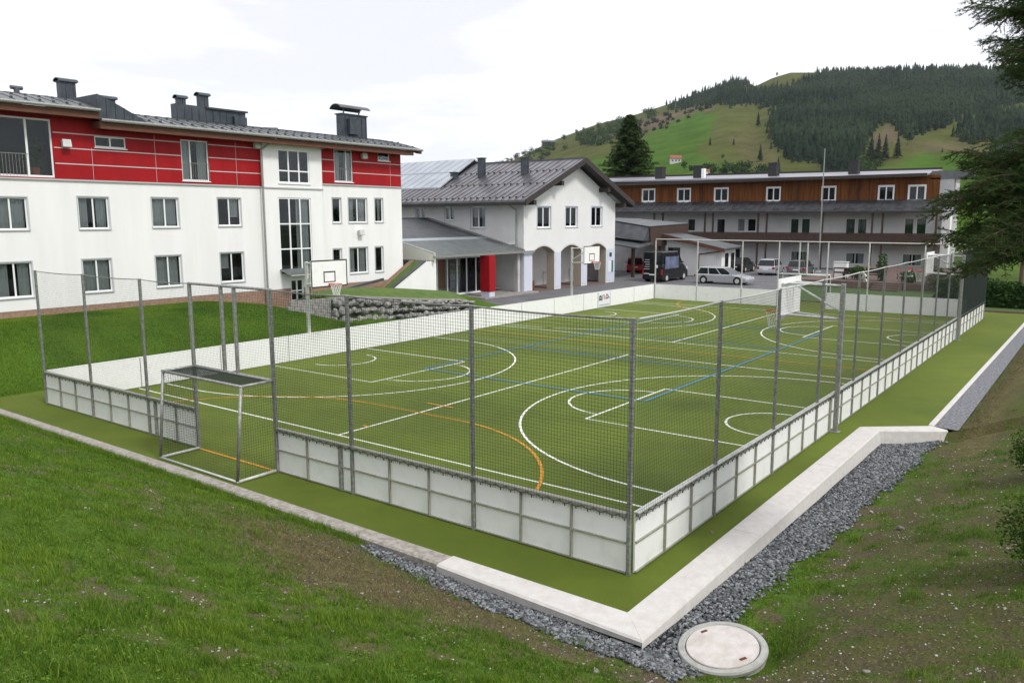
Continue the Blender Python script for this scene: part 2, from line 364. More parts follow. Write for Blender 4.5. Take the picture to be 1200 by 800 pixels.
def bare_mask(x, y):
    """0 = lush, 1 = bare or dry"""
    n = fbm(x, y, .55, 4); n2 = fbm(x+31, y+7, 2.6, 4); n3 = fbm(x-11, y+3, 9.0, 3)
    right = sstep(-1.6, -2.6, y)*sstep(-7.0, -2.0, x)
    edge = np.exp(-((x+2.9)/1.2)**2)*(1-sstep(4.6, 6.8, y))
    edge = edge+1.3*np.exp(-((x+2.55)/.45)**2)*(1-sstep(2.5, 5.0, y))*sstep(-4.0, -2.5, y)
    lush = .06*sstep(-3.6, -5.0, y)*sstep(-2, 3, x)
    m = .34*n+.36*n2+.30*n3 + 0.10*right + .115*edge - lush
    return sstep(.53, .66, m)
def ground_color(x, y):
    n = fbm(x+5, y+3, .9, 4)[..., None]; n4 = fbm(x+2, y+8, 7.0, 3)[..., None]
    c = GREEN*(.55+.5*n+.35*n4)
    b = bare_mask(x, y)[..., None]
    mixs = fbm(x+9, y-4, 3.1, 4)[..., None]
    MOSS = np.array((.062, .068, .022))
    dry = SOIL*.85*(1-sstep(.40, .58, mixs))+(MOSS*.75+STRAW*.25)*sstep(.40, .58, mixs)
    c = c*(1-b)+dry*b
    rr = (sstep(-2.2, -3.0, y)*sstep(-6, -2, x))[..., None]
    c = c*(1-.5*rr)+MOSS*(.6+.8*n4)*.5*rr
    s1 = np.exp(-(((x+3.1)/.95)**2+((y-3.1)/2.0)**2))
    s2 = sstep(8, 12, x)*np.exp(-((y+3.0+.02*x)/.42)**2)*1.0
    s = np.clip(np.maximum(s1*1.1*(.5+fbm(x, y, 5., 3)), s2), 0, 1)[..., None]
    c = c*(1-s)+(STRAW*.45+MOSS*.55)*(.5+n4)*s
    r = (sstep(10, 16, x)*sstep(-2.9, -3.5, y)*.45)[..., None]
    c = c*(1-r)+(OLIVE*.8)*r
    l = (sstep(21.5, 22.5, y)*1.0)[..., None]
    c = c*(1-l)+(np.array((.062, .118, .013))*(.7+.6*n))*l
    g = ((x > -2.0) & (x < 12.4) & (y < 4.3) & (y > -1.62-.04*np.maximum(x, 0)))[..., None]
    return np.where(g, np.array((.06, .062, .066)), c)
def axis(parts):
    out = []
    for a, b, st in parts: out += list(np.arange(a, b, st))
    return np.array(out+[parts[-1][1]])
gx = axis([(-60, -14, 2), (-14, 13.5, .11), (13.5, 45, .5), (45, 120, 2.5), (120, 700, 20)])
gy = axis([(-400, -60, 20), (-60, -9, 1.5), (-9, 12, .11), (12, 34, .25), (34, 80, 2.5), (80, 500, 20)])
X, Y = np.meshgrid(gx, gy, indexing='ij'); Z = ground_z(X, Y); C = ground_color(X, Y)
nx, ny = X.shape; ii = np.arange(nx*ny).reshape(nx, ny)
fc = np.stack([ii[:-1, :-1], ii[1:, :-1], ii[1:, 1:], ii[:-1, 1:]], -1).reshape(-1, 4)
g = big('ground', np.stack([X, Y, Z], -1).reshape(-1, 3), fc, ground_material(), color=C.reshape(-1, 3))
g.data.shade_smooth(); tag(g, kind='structure')

def sheet(name, poly, z, m, kind='structure', thick=0):
    mb = MB()
    if thick: mb.prism([(x, y, z-thick) for x, y in poly], (0, 0, thick))
    else: mb.v = [(x, y, z) for x, y in poly]; mb.f = [tuple(range(len(poly)))]
    return tag(mb.build(name, m), kind=kind)
TURF = [(-1.2, -.6), (11.45, -.6), (12.72, -2.0), (44.0, -2.0), (44.0, 22.1), (-1.2, 22.1)]
sheet('artificial_turf', TURF, 0.0, M['turf'], thick=.1)
sheet('asphalt_yard', [(30.2, 22.16), (44.05, 22.16), (44.05, 15.6), (110, 15.6), (110, 70), (30.2, 70)], -.012, M['asphalt'])
sheet('paved_path', [(14.5, 22.16), (30.19, 22.16), (30.19, 24.2), (24, 24.4), (19.5, 25.6), (17.4, 27.0), (18.6, 31.5), (17.3, 31.5), (15.6, 27.4), (13.2, 24.0)], .03, M['paving'])
sheet('gravel_strip', [(12.9, -2.12), (44, -2.12), (44, -2.62), (12.75, -2.72)], -.008, mat('grey_fine_gravel', (.075, .078, .09), .9, c2=(.23, .235, .25), scale=14, detail=8, bump=.8, bscale=60))
# garden in front of the long house
tag(MB().box(44.4, 56.5, -6, 15.4, -.1, .02).build('garden_lawn', mat('garden_grass', (.035, .075, .010), .9, c2=(.055, .105, .014), scale=3, detail=8, bump=.6, bscale=25)), kind='structure')
tag(MB().box(56.6, 80.1, 5.8, 15.4, -.1, .55).build('terrace', M['pinkpave']), kind='structure')
st = thing('garden_steps', (54.6, 8.3, 0), 'short flight of reddish steps from the garden lawn to the terrace', 'steps')
for k in range(4): MB().box(54.9+.42*k, 56.58, 7.4, 9.3, .021+.14*k, .16+.14*k-.004).build('tread', M['pinkpave'], st)

# ================================================================== COURT MARKINGS
class Lines:
    def __init__(s): s.m = MB(); s.k = 0
    def seg(s, a, b, w=.068):
        a = Vector((*a, 0)); b = Vector((*b, 0)); d = (b-a).normalized(); n = Vector((-d.y, d.x, 0))*w/2; z = s.z+s.k*.0002; s.k += 1
        s.m.quad(*[(p.x, p.y, z) for p in (a-n, b-n, b+n, a+n)])
    def arc(s, c, r, a0, a1, w=.068, n=40):
        z = s.z+s.k*.0002; s.k += 1; a0 = math.radians(a0); a1 = math.radians(a1)
        for k in range(n):
            t0 = a0+(a1-a0)*k/n; t1 = a0+(a1-a0)*(k+1)/n
            P = lambda rr, t: (c[0]+rr*math.cos(t), c[1]+rr*math.sin(t), z)
            s.m.quad(P(r-w/2, t0), P(r+w/2, t0), P(r+w/2, t1), P(r-w/2, t1))
def basket_court(L, x0, x1, xc):
    L.seg((x0, .1), (x0, 19.9)); L.seg((x1, .1), (x1, 19.9)); L.seg((x0, 10.05), (x1, 10.05))
    hw = 2.47; r3 = 6.75
    for e in (0, 1):
        yb = 1.5 if not e else 18.5; sg = 1 if not e else -1; yf = 5.8 if not e else 14.4; ye = .1 if not e else 19.9
        L.seg((xc-hw, ye), (xc-hw, yf)); L.seg((xc+hw, ye), (xc+hw, yf)); L.seg((xc-hw, yf), (xc+hw, yf))
        a0, a1 = (0, 180) if not e else (180, 360)
        L.arc((xc, yf), 1.8, a0, a1)
        L.arc((xc, yb), r3, a0, a1, n=72); L.seg((xc-r3, ye), (xc-r3, yb)); L.seg((xc+r3, ye), (xc+r3, yb))
        L.arc((xc, yb-.2*sg), 1.32, a0, a1)
LW = Lines(); LW.z = .004
basket_court(LW, 2.79, 18.24, 10.5); basket_court(LW, 22.3, 37.4, 29.75)
tag(LW.m.build('white_court_markings', M['white_line']), kind='structure')
LO = Lines(); LO.z = .010
yc = 10.28
for e in (0, 1):
    xb = 0 if not e else 40; sg = 1 if not e else -1; R6 = 5.82
    q0, q1 = yc-1.5, yc+1.5
    LO.seg((xb+sg*R6, q0), (xb+sg*R6, q1), .08)
    LO.arc((xb, q0), R6, (270 if not e else 180), (360 if not e else 270), .08); LO.arc((xb, q1), R6, 0 if not e else 90, 90 if not e else 180, .08)
    LO.seg((xb+sg*6.85, yc-.62), (xb+sg*6.85, yc+.42), .08); LO.seg((xb+sg*3.85, yc-.25), (xb+sg*3.85, yc-.02), .08)
    LO.seg((xb-sg*.04, 8.8), (xb-sg*.04, 11.78), .08)
LO.seg((20.32, .1), (20.32, 19.9), .08)
tag(LO.m.build('orange_court_markings', M['orange_line']), kind='structure')
LB = Lines(); LB.z = .016
LB.seg((10.95, 5.48), (10.95, 14.65), .08); LB.seg((29.05, 5.5), (29.05, 14.7), .08); LB.seg((17.2, 5.5), (17.2, 14.7), .08); LB.seg((23.3, 5.5), (23.3, 14.7), .08)
LB.seg((10.95, 5.48), (29.05, 5.5), .08); LB.seg((10.95, 14.65), (29.05, 14.75), .08)
tag(LB.m.build('blue_court_markings', M['blue_line']), kind='structure')

# ================================================================== COURT FENCES
def cord_net(a0, a1, z0, z1, along, const, cell=.062, r=.0019, parent=None, name='net', matl='net'):
    """straight cords, square section, along axis 'x' or 'y' at const"""
    V = []; Fc = []
    def bar(p, q, e1, e2):
        i = len(V)
        for P in (p, q):
            for s1, s2 in ((-1,-1),(1,-1),(1,1),(-1,1)): V.append([P[k]+s1*r*e1[k]+s2*r*e2[k] for k in range(3)])
        for k in range(4): Fc.append((i+k, i+(k+1) % 4, i+4+(k+1) % 4, i+4+k))
    A = (1,0,0) if along == 'x' else (0,1,0); B = (0,1,0) if along == 'x' else (1,0,0)
    P = (lambda t, z, j=0: (t, const+j, z)) if along == 'x' else (lambda t, z, j=0: (const+j, t, z))
    n = int((a1-a0)/cell)
    for k in range(n+1): t = a0+k*cell; bar(P(t, z0), P(t, z1), A, B)
    for k in range(int((z1-z0)/cell)+1): z = z1-k*cell; bar(P(a0, z, .003), P(a1, z, .003), B, (0,0,1))
    return big(name, V, Fc, M[matl], parent=parent)
def rib_board(t0, t1, along, const, out, parent, nb=3, clean=False):
    """one board bay between t0 and t1: white sheet at the court side, steel ribs at the outer side (direction out = +-1)"""
    def bx(mb, u0, u1, w0, w1, z0, z1):
        return mb.box(u0, u1, w0, w1, z0, z1) if along == 'x' else mb.box(w0, w1, u0, u1, z0, z1)
    b = MB(); bx(b, t0+.012, t1-.012, const, const+out*.03, .02, .985); p = b.build('board_panel', M['board'], parent)
    f = MB(); o0, o1 = const+out*.032, const+out*.075
    if t1-t0 > .6:
        for k in range(1, nb): u = t0+(t1-t0)*k/nb; bx(f, u-.015, u+.015, o0, o1, .03, .94)
    bx(f, t0+.014, t1-.014, o0, const+out*.065, .505, .532); bx(f, t0+.014, t1-.014, o0, const+out*.085, .942, .988)
    bx(f, t0+.014, t1-.014, o0, const+out*.06, .022, .045)
    f.build('panel_frame', M['rib'], p)
def cap_rail(mb, t0, t1, along, const, out):
    if along == 'x': mb.box(t0, t1, const-out*.004, const+out*.088, .989, 1.012)
    else: mb.box(const-out*.004, const+out*.088, t0, t1, .989, 1.012)
def hooks(t0, t1, along, const, parent):
    """scalloped lower rope of the net, hooked outside under the top edge"""
    mb = MB(); st = .22; t = t0
    P = (lambda t, z, d=0: (t, const+d, z)) if along == 'x' else (lambda t, z, d=0: (const+d, t, z))
    while t+st <= t1+.01:
        prev = None
        for k in range(5):
            u = k/4; z = .985-.055*(1-math.cos(2*PI*u))/2*0-.06*math.sin(PI*u)*0 - .05*abs(math.cos(PI*u))
            q = P(t+u*st, z)
            if prev: mb.tube(prev, q, .005, 4, caps=False)
            prev = q
        mb.tube(P(t, .94), P(t, .895), .009, 5); t += st
    return mb.build('net_hooks', M['net'], parent)
def tall_post(x, y, parent, m='galv', r=.032, z0=0, z1=4.05, sq=True):
    mb = MB()
    if sq: mb.box(x-r, x+r, y-r, y+r, z0, z1)
    else: mb.tube((x, y, z0), (x, y, z1), r, 12)
    return mb.build('post', M[m], parent, bevel=.006 if sq else 0, smooth=not sq)
def sag(p, q, d, r, mb, n=10):
    p = Vector(p); q = Vector(q); pts = []
    for k in range(n+1):
        t = k/n; v = p.lerp(q, t); v.z -= d*4*t*(1-t); pts.append(v)
    mb.path(pts, r, 6)

# --- near short side (x = 0)
nf = thing('court_fence', (0, 10, 0), 'netted court fence along the near short side, with the goal in its middle', 'fence', 'netted fences round the court')
ny_ = [.02, 3.15, 6.32, 8.76, 11.82, 14.06, 17.06, 19.98]
for y in ny_: tall_post(-.045, y, nf, r=.031 if y not in (8.76, 11.82) else .037)
for y in (10.55, 10.05): tall_post(-.045, y, nf, r=.034, z0=2.06, z1=4.02)
for a, b in zip(ny_[:-1], ny_[1:]):
    if a == 8.76: continue
    if b == 8.76: rib_board(a+.035, 6.62, 'y', 0, -1, nf, 1); rib_board(6.7, b-.035, 'y', 0, -1, nf, 2)
    elif a == 11.82: rib_board(a+.035, 13.68, 'y', 0, -1, nf, 2); rib_board(13.75, b-.035, 'y', 0, -1, nf, 1)
    else: rib_board(a+.035, b-.035, 'y', 0, -1, nf)
m_ = MB(); cap_rail(m_, .06, 8.72, 'y', 0, -1); cap_rail(m_, 11.86, 19.95, 'y', 0, -1); m_.build('cap_rail', M['rib'], nf)
m_ = MB(); m_.box(-.085, -.015, 6.625, 6.695, .02, .98); m_.box(-.085, -.015, 13.685, 13.745, .02, .98); m_.build('short_post', M['galv'], nf)
m_ = MB(); m_.tube((-.045, 8.72, 4.03), (-.045, 11.86, 4.03), .032, 10); m_.build('top_rail', M['galv'], nf)
m_ = MB()
for a, b in zip(ny_[:-1], ny_[1:]):
    if a != 8.76: sag((-.045, a, 4.03), (-.045, b, 4.03), .03, .013 if a > 9 else .018, m_)
m_.build('top_cable', M['galv'], nf)
cord_net(-.06, 8.70, .9, 4.02, 'y', -.088, cell=.058, r=.0018, parent=nf); cord_net(11.88, 19.95, .9, 4.02, 'y', -.088, cell=.058, r=.0009, parent=nf); cord_net(8.8, 11.8, 2.06, 4.0, 'y', -.03, cell=.058, parent=nf, r=.0010)
hooks(.08, 8.7, 'y', -.095, nf); hooks(11.9, 19.9, 'y', -.095, nf)

# --- right long side (y = 0)
rf = thing('court_fence', (20, 0, 0), 'long netted court fence receding along the right side beside the turf walkway', 'fence', 'netted fences round the court')
rx = [.02, 3.12, 6.25, 9.38, 12.75, 15.75, 18.75, 21.8, 24.9, 27.8, 30.75, 33.85, 36.95, 39.98]
for x in rx[1:]: tall_post(x, -.045, rf, r=.029)
for a, b in zip(rx[:-1], rx[1:]): rib_board(a+.035, b-.035, 'x', 0, -1, rf)
m_ = MB(); cap_rail(m_, .06, 39.95, 'x', 0, -1); m_.build('cap_rail', M['galvlight'], rf)
m_ = MB()
for a, b in zip(rx[:-1], rx[1:]): sag((a, -.045, 4.03), (b, -.045, 4.03), .018, .017, m_)
m_.build('top_cable', M['cable'], rf)
cord_net(-.06, 30.4, .9, 4.02, 'x', -.088, cell=.062, r=.0015, parent=rf); cord_net(30.45, 39.95, .9, 4.02, 'x', -.088, cell=.05, r=.0028, parent=rf, name='dense_net')
hooks(.08, 39.9, 'x', -.095, rf)
m_ = MB()
for k in range(9):
    a = k*.7; m_.tube((13.1+.02*k, -.06+.05*math.sin(a*2), 4.02-.03*k), (13.12+.02*k, -.05+.05*math.cos(a*2), 3.99-.03*k), .035, 6)
tag(m_.build('cloth_strip', M['parasol'], loc=(13.1, -.05, 3.9)), 'white strip of cloth knotted round the top cable of the right-hand court fence', 'cloth')

# --- left long side (y = 20): boards only
lf = thing('rebound_boards', (20, 20, 0), 'white rebound boards without a net along the far left side of the court', 'board wall')
lx = [0.06, 2.95, 5.95, 8.95, 12.0, 15.05, 18.15, 21.25, 24.4, 27.55, 30.75, 33.95, 37.1, 39.98]
for a, b in zip(lx[:-1], lx[1:]): rib_board(a, b, 'x', 20, 1, lf)
m_ = MB()
for x in lx: m_.box(x-.013, x+.013, 20.0-.006, 20.09, .0, 1.0)
m_.build('joint_strip', M['galv'], lf)
m_ = MB(); cap_rail(m_, .06, 39.98, 'x', 20, 1); m_.build('cap_rail', M['board'], lf)

# --- far short side (x = 40)
ff = thing('court_fence', (40, 10, 0), 'pale tall-post fence with top rail across the far short side of the court', 'fence', 'netted fences round the court')
fy = [.02, 3.08, 6.05, 8.4, 11.38, 13.75, 16.85, 19.95]
for y in fy: tall_post(40.045, y, ff, 'galvlight', .034)
for y in (10.1, 9.62): tall_post(40.045, y, ff, 'galvlight', .034, 2.06, 4.02)
for a, b in zip(fy[:-1], fy[1:]):
    if a != 8.4: rib_board(a+.035, b-.035, 'y', 40, 1, ff)
m_ = MB(); m_.tube((40.045, .02, 4.05), (40.045, 19.95, 4.12), .03, 8); m_.build('top_rail', M['galvlight'], ff)
m_ = MB()
for a, b in ((.06, 8.36), (11.42, 19.9)): cap_rail(m_, a, b, 'y', 40, 1)
m_.build('cap_rail', M['board'], ff)
cord_net(0.05, 19.9, .95, 4.02, 'y', 40.09, cell=.12, r=.0008, parent=ff)

# --- goals
def goal(xp, sg, y0, y1, label, matl):
    t = thing('goal', (xp, (y0+y1)/2, 0), label, 'goal', 'goals of the court')
    d = -sg*1.0; dt = -sg*.80; r = .034; h = 2.05
    A = [(xp, y0, 0), (xp, y1, 0)]
    if matl == 'galv':
        MB().tube((xp+d, y0, r), (xp-.02, y0, r), r, 10).tube((xp+d, y1, r), (xp-.02, y1, r), r, 10).tube((xp+d, y0-.03, r), (xp+d, y1+.03, r), r*.8, 10).build('base_frame', M['galvlight'], t, smooth=True)
    else:
        MB().tube((xp+d, y0, r), (xp, y0, r), r, 10).tube((xp+d, y1, r), (xp, y1, r), r, 10).build('base_frame', M[matl], t)
    for y in (y0, y1): MB().tube((xp+d, y, .05), (xp+dt, y, h), r, 10).build('back_post', M[matl], t, smooth=True)
    m = MB(); m.tube((xp, y0, h), (xp, y1, h), r*1.25, 10); m.tube((xp+dt, y0-.03, h), (xp+dt, y1+.03, h), r, 10)
    for y in (y0, y1): m.tube((xp+dt, y, h), (xp, y, h), r, 10)
    m.build('top_frame', M[matl], t, smooth=True)
    V = []; Fc = []
    def bar(p, q, rr):
        p = np.array(p, float); q = np.array(q, float); dd = (q-p)/np.linalg.norm(q-p); a = np.cross(dd, (.3, .5, .81)); a /= np.linalg.norm(a); b = np.cross(dd, a); i = len(V)
        for P in (p, q):
            for s1, s2 in ((-1,-1),(1,-1),(1,1),(-1,1)): V.append(P+a*s1*rr+b*s2*rr)
        for k in range(4): Fc.append((i+k, i+(k+1) % 4, i+4+(k+1) % 4, i+4+k))
    c = .06
    n = int((y1-y0)/c)
    for k in range(n+1):
        y = y0+k*c; bar((xp+d, y, .06), (xp+dt, y, h), .0012); bar((xp+dt, y, h), (xp, y, h), .0042)
    for k in range(int(h/c)):
        z = .06+k*c; xx = xp+d+(dt-d)*z/h; bar((xx, y0, z), (xx, y1, z), .0012)
        for y in (y0, y1): bar((xx, y, z), (xp, y, z), .0020)
    for k in range(int(abs(dt)/c)+1):
        x = xp+dt-math.copysign(k*c, dt); bar((x, y0, h), (x, y1, h), .0042)
        for y in (y0, y1): bar((x, y, .06), (x, y, h), .0020)
    big('net', V, Fc, M['net'], parent=t)
goal(-.05, 1, 8.78, 11.8, 'grey steel goal with dark netting set into the near side of the court', 'galv')
goal(40.05, -1, 8.42, 11.36, 'pale steel goal set into the far side of the court', 'galvlight')

# --- basketball hoops
def hoop(xc, side, label, thick=True, pole='galv'):
    """side 0: on the right fence facing +y, side 1: behind the left boards facing -y"""
    sg = 1 if side == 0 else -1; y0 = -.16 if side == 0 else 20.16; yb = 1.2 if side == 0 else 18.8; b0 = xc-.9; b1 = xc+.9
    t = thing('basketball_hoop', (xc, y0, 0), label, 'basketball hoop', 'basketball hoops round the court')
    m = MB(); m.box(xc-.055, xc+.055, y0-.055, y0+.055, 0, 3.86); m.box(xc-.12, xc+.12, y0-.12, y0+.12, 0.001, .02)
    m.build('post', M[pole], t, bevel=.008)
    m = MB(); m.tube((xc, y0, 3.80), (xc-.3, yb-sg*.06, 3.84), .03, 8); m.tube((xc, y0, 3.80), (xc+.3, yb-sg*.06, 3.84), .03, 8)
    m.tube((xc, y0, 2.95), (xc-.3, yb-sg*.06, 3.02), .032, 8); m.tube((xc, y0, 2.95), (xc+.3, yb-sg*.06, 3.02), .032, 8)
    m.tube((xc, y0, 3.12), (xc, yb-sg*.16, 3.78), .028, 8)
    m.tube((b0+.2, yb-sg*.06, 3.84), (b1-.2, yb-sg*.06, 3.84), .03, 8); m.tube((b0+.2, yb-sg*.06, 3.02), (b1-.2, yb-sg*.06, 3.02), .03, 8)
    m.build('support_arm', M['galvlight'], t, smooth=False)
    bb = MB().box(b0, b1, yb-.015, yb+.015, 2.92, 3.97).build('backboard', M['board'], t)
    m = MB(); f0 = yb+sg*.016; f1 = yb+sg*.019
    for (x0, x1, z0, z1) in ((b0, b1, 3.92, 3.97), (b0, b1, 2.92, 2.97), (b0, b0+.05, 2.97, 3.92), (b1-.05, b1, 2.97, 3.92),
                             (xc-.295, xc+.295, 3.48, 3.53), (xc-.295, xc-.245, 3.10, 3.48), (xc+.245, xc+.295, 3.10, 3.48), (xc-.245, xc+.245, 3.10, 3.14)):
        m.box(x0, x1, f0, f1, z0, z1)
    m.build('board_marking', M['black'], bb)
    m = MB(); yr = yb+sg*.38; n = 20
    for k in range(n):
        a = 2*PI*k/n; b = 2*PI*(k+1)/n
        m.tube((xc+.225*math.cos(a), yr+.225*math.sin(a), 3.05), (xc+.225*math.cos(b), yr+.225*math.sin(b), 3.05), .012, 6)
    m.box(xc-.07, xc+.07, min(yb+sg*.02, yr-sg*.22), max(yb+sg*.02, yr-sg*.22), 2.99, 3.06)
    rim = m.build('rim', M['orangerim'], t)
    m = MB()
    for k in range(12):
        a = 2*PI*k/12
        for dlt in (1, -1):
            b = a+dlt*2*PI/12; c_ = a+dlt*4*PI/12
            m.tube((xc+.225*math.cos(a), yr+.225*math.sin(a), 3.04), (xc+.16*math.cos(b), yr+.16*math.sin(b), 2.82), .006, 4, caps=False)
            m.tube((xc+.16*math.cos(b), yr+.16*math.sin(b), 2.82), (xc+.12*math.cos(c_), yr+.12*math.sin(c_), 2.6), .006, 4, caps=False)
    m.build('hoop_net', M['whitenet'], rim)
hoop(10.72, 0, 'basketball hoop on a thick grey post, the nearer of the two on the right-hand fence')
hoop(30.4, 0, 'basketball hoop at the far end of the right-hand fence, seen edge on')
hoop(10.1, 1, 'basketball hoop with black-edged backboard in front of the white and red house', pole='galvlight')
hoop(29.65, 1, 'basketball hoop with small backboard in front of the arcade of the gabled house', pole='galvlight')

# --- advertising panel on the far left boards
sp = thing('sign_panel', (33.2, 19.98, 0), 'white sign with a dark emblem and coloured lettering on the rebound boards near the arcade', 'sign')
MB().box(32.42, 33.93, 19.978, 19.992, .06, .975).build('sign_face', M['sign_face'], sp)
m = MB(); yy = (19.970, 19.9765)
m.box(32.53, 32.60, *yy, .45, .72).box(32.76, 32.83, *yy, .45, .72).box(32.60, 32.76, *yy, .66, .78).box(32.62, 32.74, *yy, .48, .60).box(33.42, 33.56, *yy, .52, .60)
m.build('dark_emblem', M['sign_dark'], sp)
MB().box(32.88, 32.95, *yy, .44, .80).box(33.40, 33.55, *yy, .72, .82).build('teal_stroke', M['sign_teal'], sp)
m = MB(); m.box(33.03, 33.20, *yy, .75, .80).box(33.09, 33.14, *yy, .55, .75)
for k in range(3): m.prism([(33.16+k*.11, yy[0], .5), (33.20+k*.11, yy[0], .5), (33.25+k*.11, yy[0], .72), (33.21+k*.11, yy[0], .72)], (0, .006, 0))
m.build('red_lettering', M['sign_pink'], sp)
m = MB(); m.box(33.58, 33.63, *yy, .5, .78).box(33.67, 33.80, *yy, .58, .63).box(33.67, 33.71, *yy, .63, .7).box(33.76, 33.80, *yy, .5, .58)
for k in range(13): m.box(32.55+k*.1, 32.62+k*.1, *yy, .15, .185)
m.build('blue_lettering', M['sign_blue'], sp)
MB().box(32.40, 32.418, 19.975, 19.995, .04, .985).box(33.932, 33.95, 19.975, 19.995, .04, .985).build('sign_edge', M['galv'], sp)

# ================================================================== CONCRETE EDGE, GRAVEL, MANHOLE
def edge_wall(name, pts, label, matl, bevel=.015, group='concrete edges of the court'):
    """pts: list of (inner xy, outer xy, top z, bottom z, batter)"""
    mb = MB()
    for k in range(len(pts)-1):
        (i0, o0, t0, b0, q0), (i1, o1, t1, b1, q1) = pts[k], pts[k+1]
        pass
    V = []; Fc = []
    for (i, o, t, b, q) in pts:
        i = Vector(i); o = Vector(o); d = (o-i).normalized()
        ob = o+d*q; om = o+d*.015
        V += [(i.x, i.y, b), (i.x, i.y, t), (o.x-d.x*.02, o.y-d.y*.02, t), (om.x, om.y, t-.03), (ob.x, ob.y, b)]
    n = 5
    for k in range(len(pts)-1):
        for j in range(n): Fc.append((k*n+j, k*n+(j+1) % n, (k+1)*n+(j+1) % n, (k+1)*n+j))
    Fc.append(tuple(range(n-1, -1, -1))); Fc.append(tuple((len(pts)-1)*n+j for j in range(n)))
    mb.v = V; mb.f = Fc
    o = mb.build(name, M[matl], loc=(pts[0][0][0], pts[0][0][1], 0))
    return tag(o, label, 'concrete edging', group)
edge_wall('concrete_edging', [((-1.205, 2.62), (-1.60, 2.62), .055, -.13, .0), ((-1.205, 1.2), (-1.66, 1.2), .058, -.10, .0), ((-1.205, -.605), (-1.76, -1.12), .06, -.03, .0)],
          'pale new concrete edging above the gravel along the near side of the turf', 'conc')
pr = [(-1.205, -1.76, -.605, -1.12, -.03)]
rp = []
for k in range(13):
    u = k/12; x = -1.205+u*(11.40+1.205)
    rp.append(((x, -.606), (-1.755+u*(11.3+1.755), -1.12+.02*u), .06, -.05-.23*u**.6-.008*math.sin(k*2.1), .03+.04*min(1, u*3)))
rp.append(((12.66, -2.0), (12.36, -2.38), .03, -.32, .05)); rp.append(((12.80, -2.06), (12.55, -2.50), .02, -.30, .03))
edge_wall('concrete_edging', rp, 'long pale concrete wall stepping down to the gravel on the right of the turf', 'conc')
edge_wall('concrete_edging', [((-1.205, 22.3), (-1.45, 22.3), .03, -.3, 0), ((-1.205, 12), (-1.46, 12), .035, -.3, 0), ((-1.205, 2.625), (-1.52, 2.625), .035, -.3, 0)],
          'weathered older concrete kerb between the grass bank and the turf', 'concold')
edge_wall('concrete_edging', [((12.82, -2.0), (12.82, -2.11), .03, -.1, 0), ((44, -2.0), (44, -2.11), .03, -.1, 0)],
          'narrow straight kerb between the far turf walkway and the fine grey gravel', 'conc')
mb = MB()
mb.prism([(-1.60, 4.0, -.6), (-1.56, 4.0, -.12), (-1.68, 0, -.09), (-1.72, -1.07, -.045), (-1.72, -1.07, -.6)], (.05, 0, 0))
tag(mb.build('drainage_membrane', M['membrane'], loc=(-1.6, 2, -.3)), 'black drainage membrane under the new concrete edging at the near side', 'membrane')
mb = MB()
for k in range(60):
    x0 = -1.7+k*.222; zt = -.135-.19*min(1, (x0+1.7)/9)**.8+.012*math.sin(k*1.7)+.012*math.sin(k*.6)
    mb.hexa([(x0, -1.215, -.8), (x0+.222, -1.215, -.8), (x0+.222, -1.195, -.8), (x0, -1.195, -.8), (x0, -1.215, zt+.02), (x0+.222, -1.215, zt+.025), (x0+.222, -1.195, zt+.025), (x0, -1.195, zt+.02)])
tag(mb.build('drainage_membrane', M['membrane'], loc=(5, -1.24, -.5)), 'black membrane showing between the right concrete wall and the gravel', 'membrane')

def gravel_region(n):
    x = rng.uniform(-2.4, 12.9, n*6); y = rng.uniform(-3.0, 5.0, n*6); jit = .30*(fbm(x, y, 1.7, 4)-.5)+.10*rng.normal(0, .5, len(x))
    near = (x > -2.22+.10*np.maximum(y, 0)+jit) & (x < -1.48) & (y > -1.3) & (y < 4.2-np.abs(jit)*4)
    yb = -1.76-.04*np.maximum(x, 0)+jit*1.5
    right = (x > -2.25+jit) & (y > yb) & (y < -1.08) & (x < 12.6)
    k = (near | right) & ((x+1.02)**2+(y+1.93)**2 > .60**2)
    return np.stack([x[k], y[k]], -1)[:n]
def stones(name, P, zoff, size, m, jitter=.5):
    n = len(P); cube = np.array([(-1,-1,-1),(1,-1,-1),(1,1,-1),(-1,1,-1),(-1,-1,1),(1,-1,1),(1,1,1),(-1,1,1)], float)
    F_ = np.array([(3,2,1,0),(4,5,6,7),(0,1,5,4),(1,2,6,5),(2,3,7,6),(3,0,4,7)])
    s = size*rng.uniform(.4, 1.0, (n, 1, 1))*np.where(rng.random((n, 1, 1)) < .12, 1.8, 1.15); v = cube[None]*(1+rng.uniform(-jitter, jitter*.3, (n, 8, 3)))
    v[:, :, 2] *= rng.uniform(.35, .75, (n, 1)); v[:, :, 0] *= rng.uniform(.8, 1.5, (n, 1)); v = v*s
    a = rng.uniform(0, 2*PI, n); t = rng.normal(0, .45, n)
    ca, sa, ct, st_ = np.cos(a)[:, None], np.sin(a)[:, None], np.cos(t)[:, None], np.sin(t)[:, None]
    x, y, z = v[..., 0], v[..., 1], v[..., 2]
    y, z = y*ct-z*st_, y*st_+z*ct; x, y = x*ca-y*sa, x*sa+y*ca
    gz = ground_z(P[:, 0], P[:, 1])
    V = np.stack([x+P[:, :1], y+P[:, 1:2], z+(gz+zoff)[:, None]], -1).reshape(-1, 3)
    Fc = (F_[None]+np.arange(n)[:, None, None]*8).reshape(-1, 4)
    return big(name, V, Fc, m, attr=np.repeat(rng.random(n)**1.5, 8))
P = gravel_region(34000)
tag(stones('gravel', P, rng.uniform(-.005, .045, len(P)), .022, M['gravel']), kind='stuff')
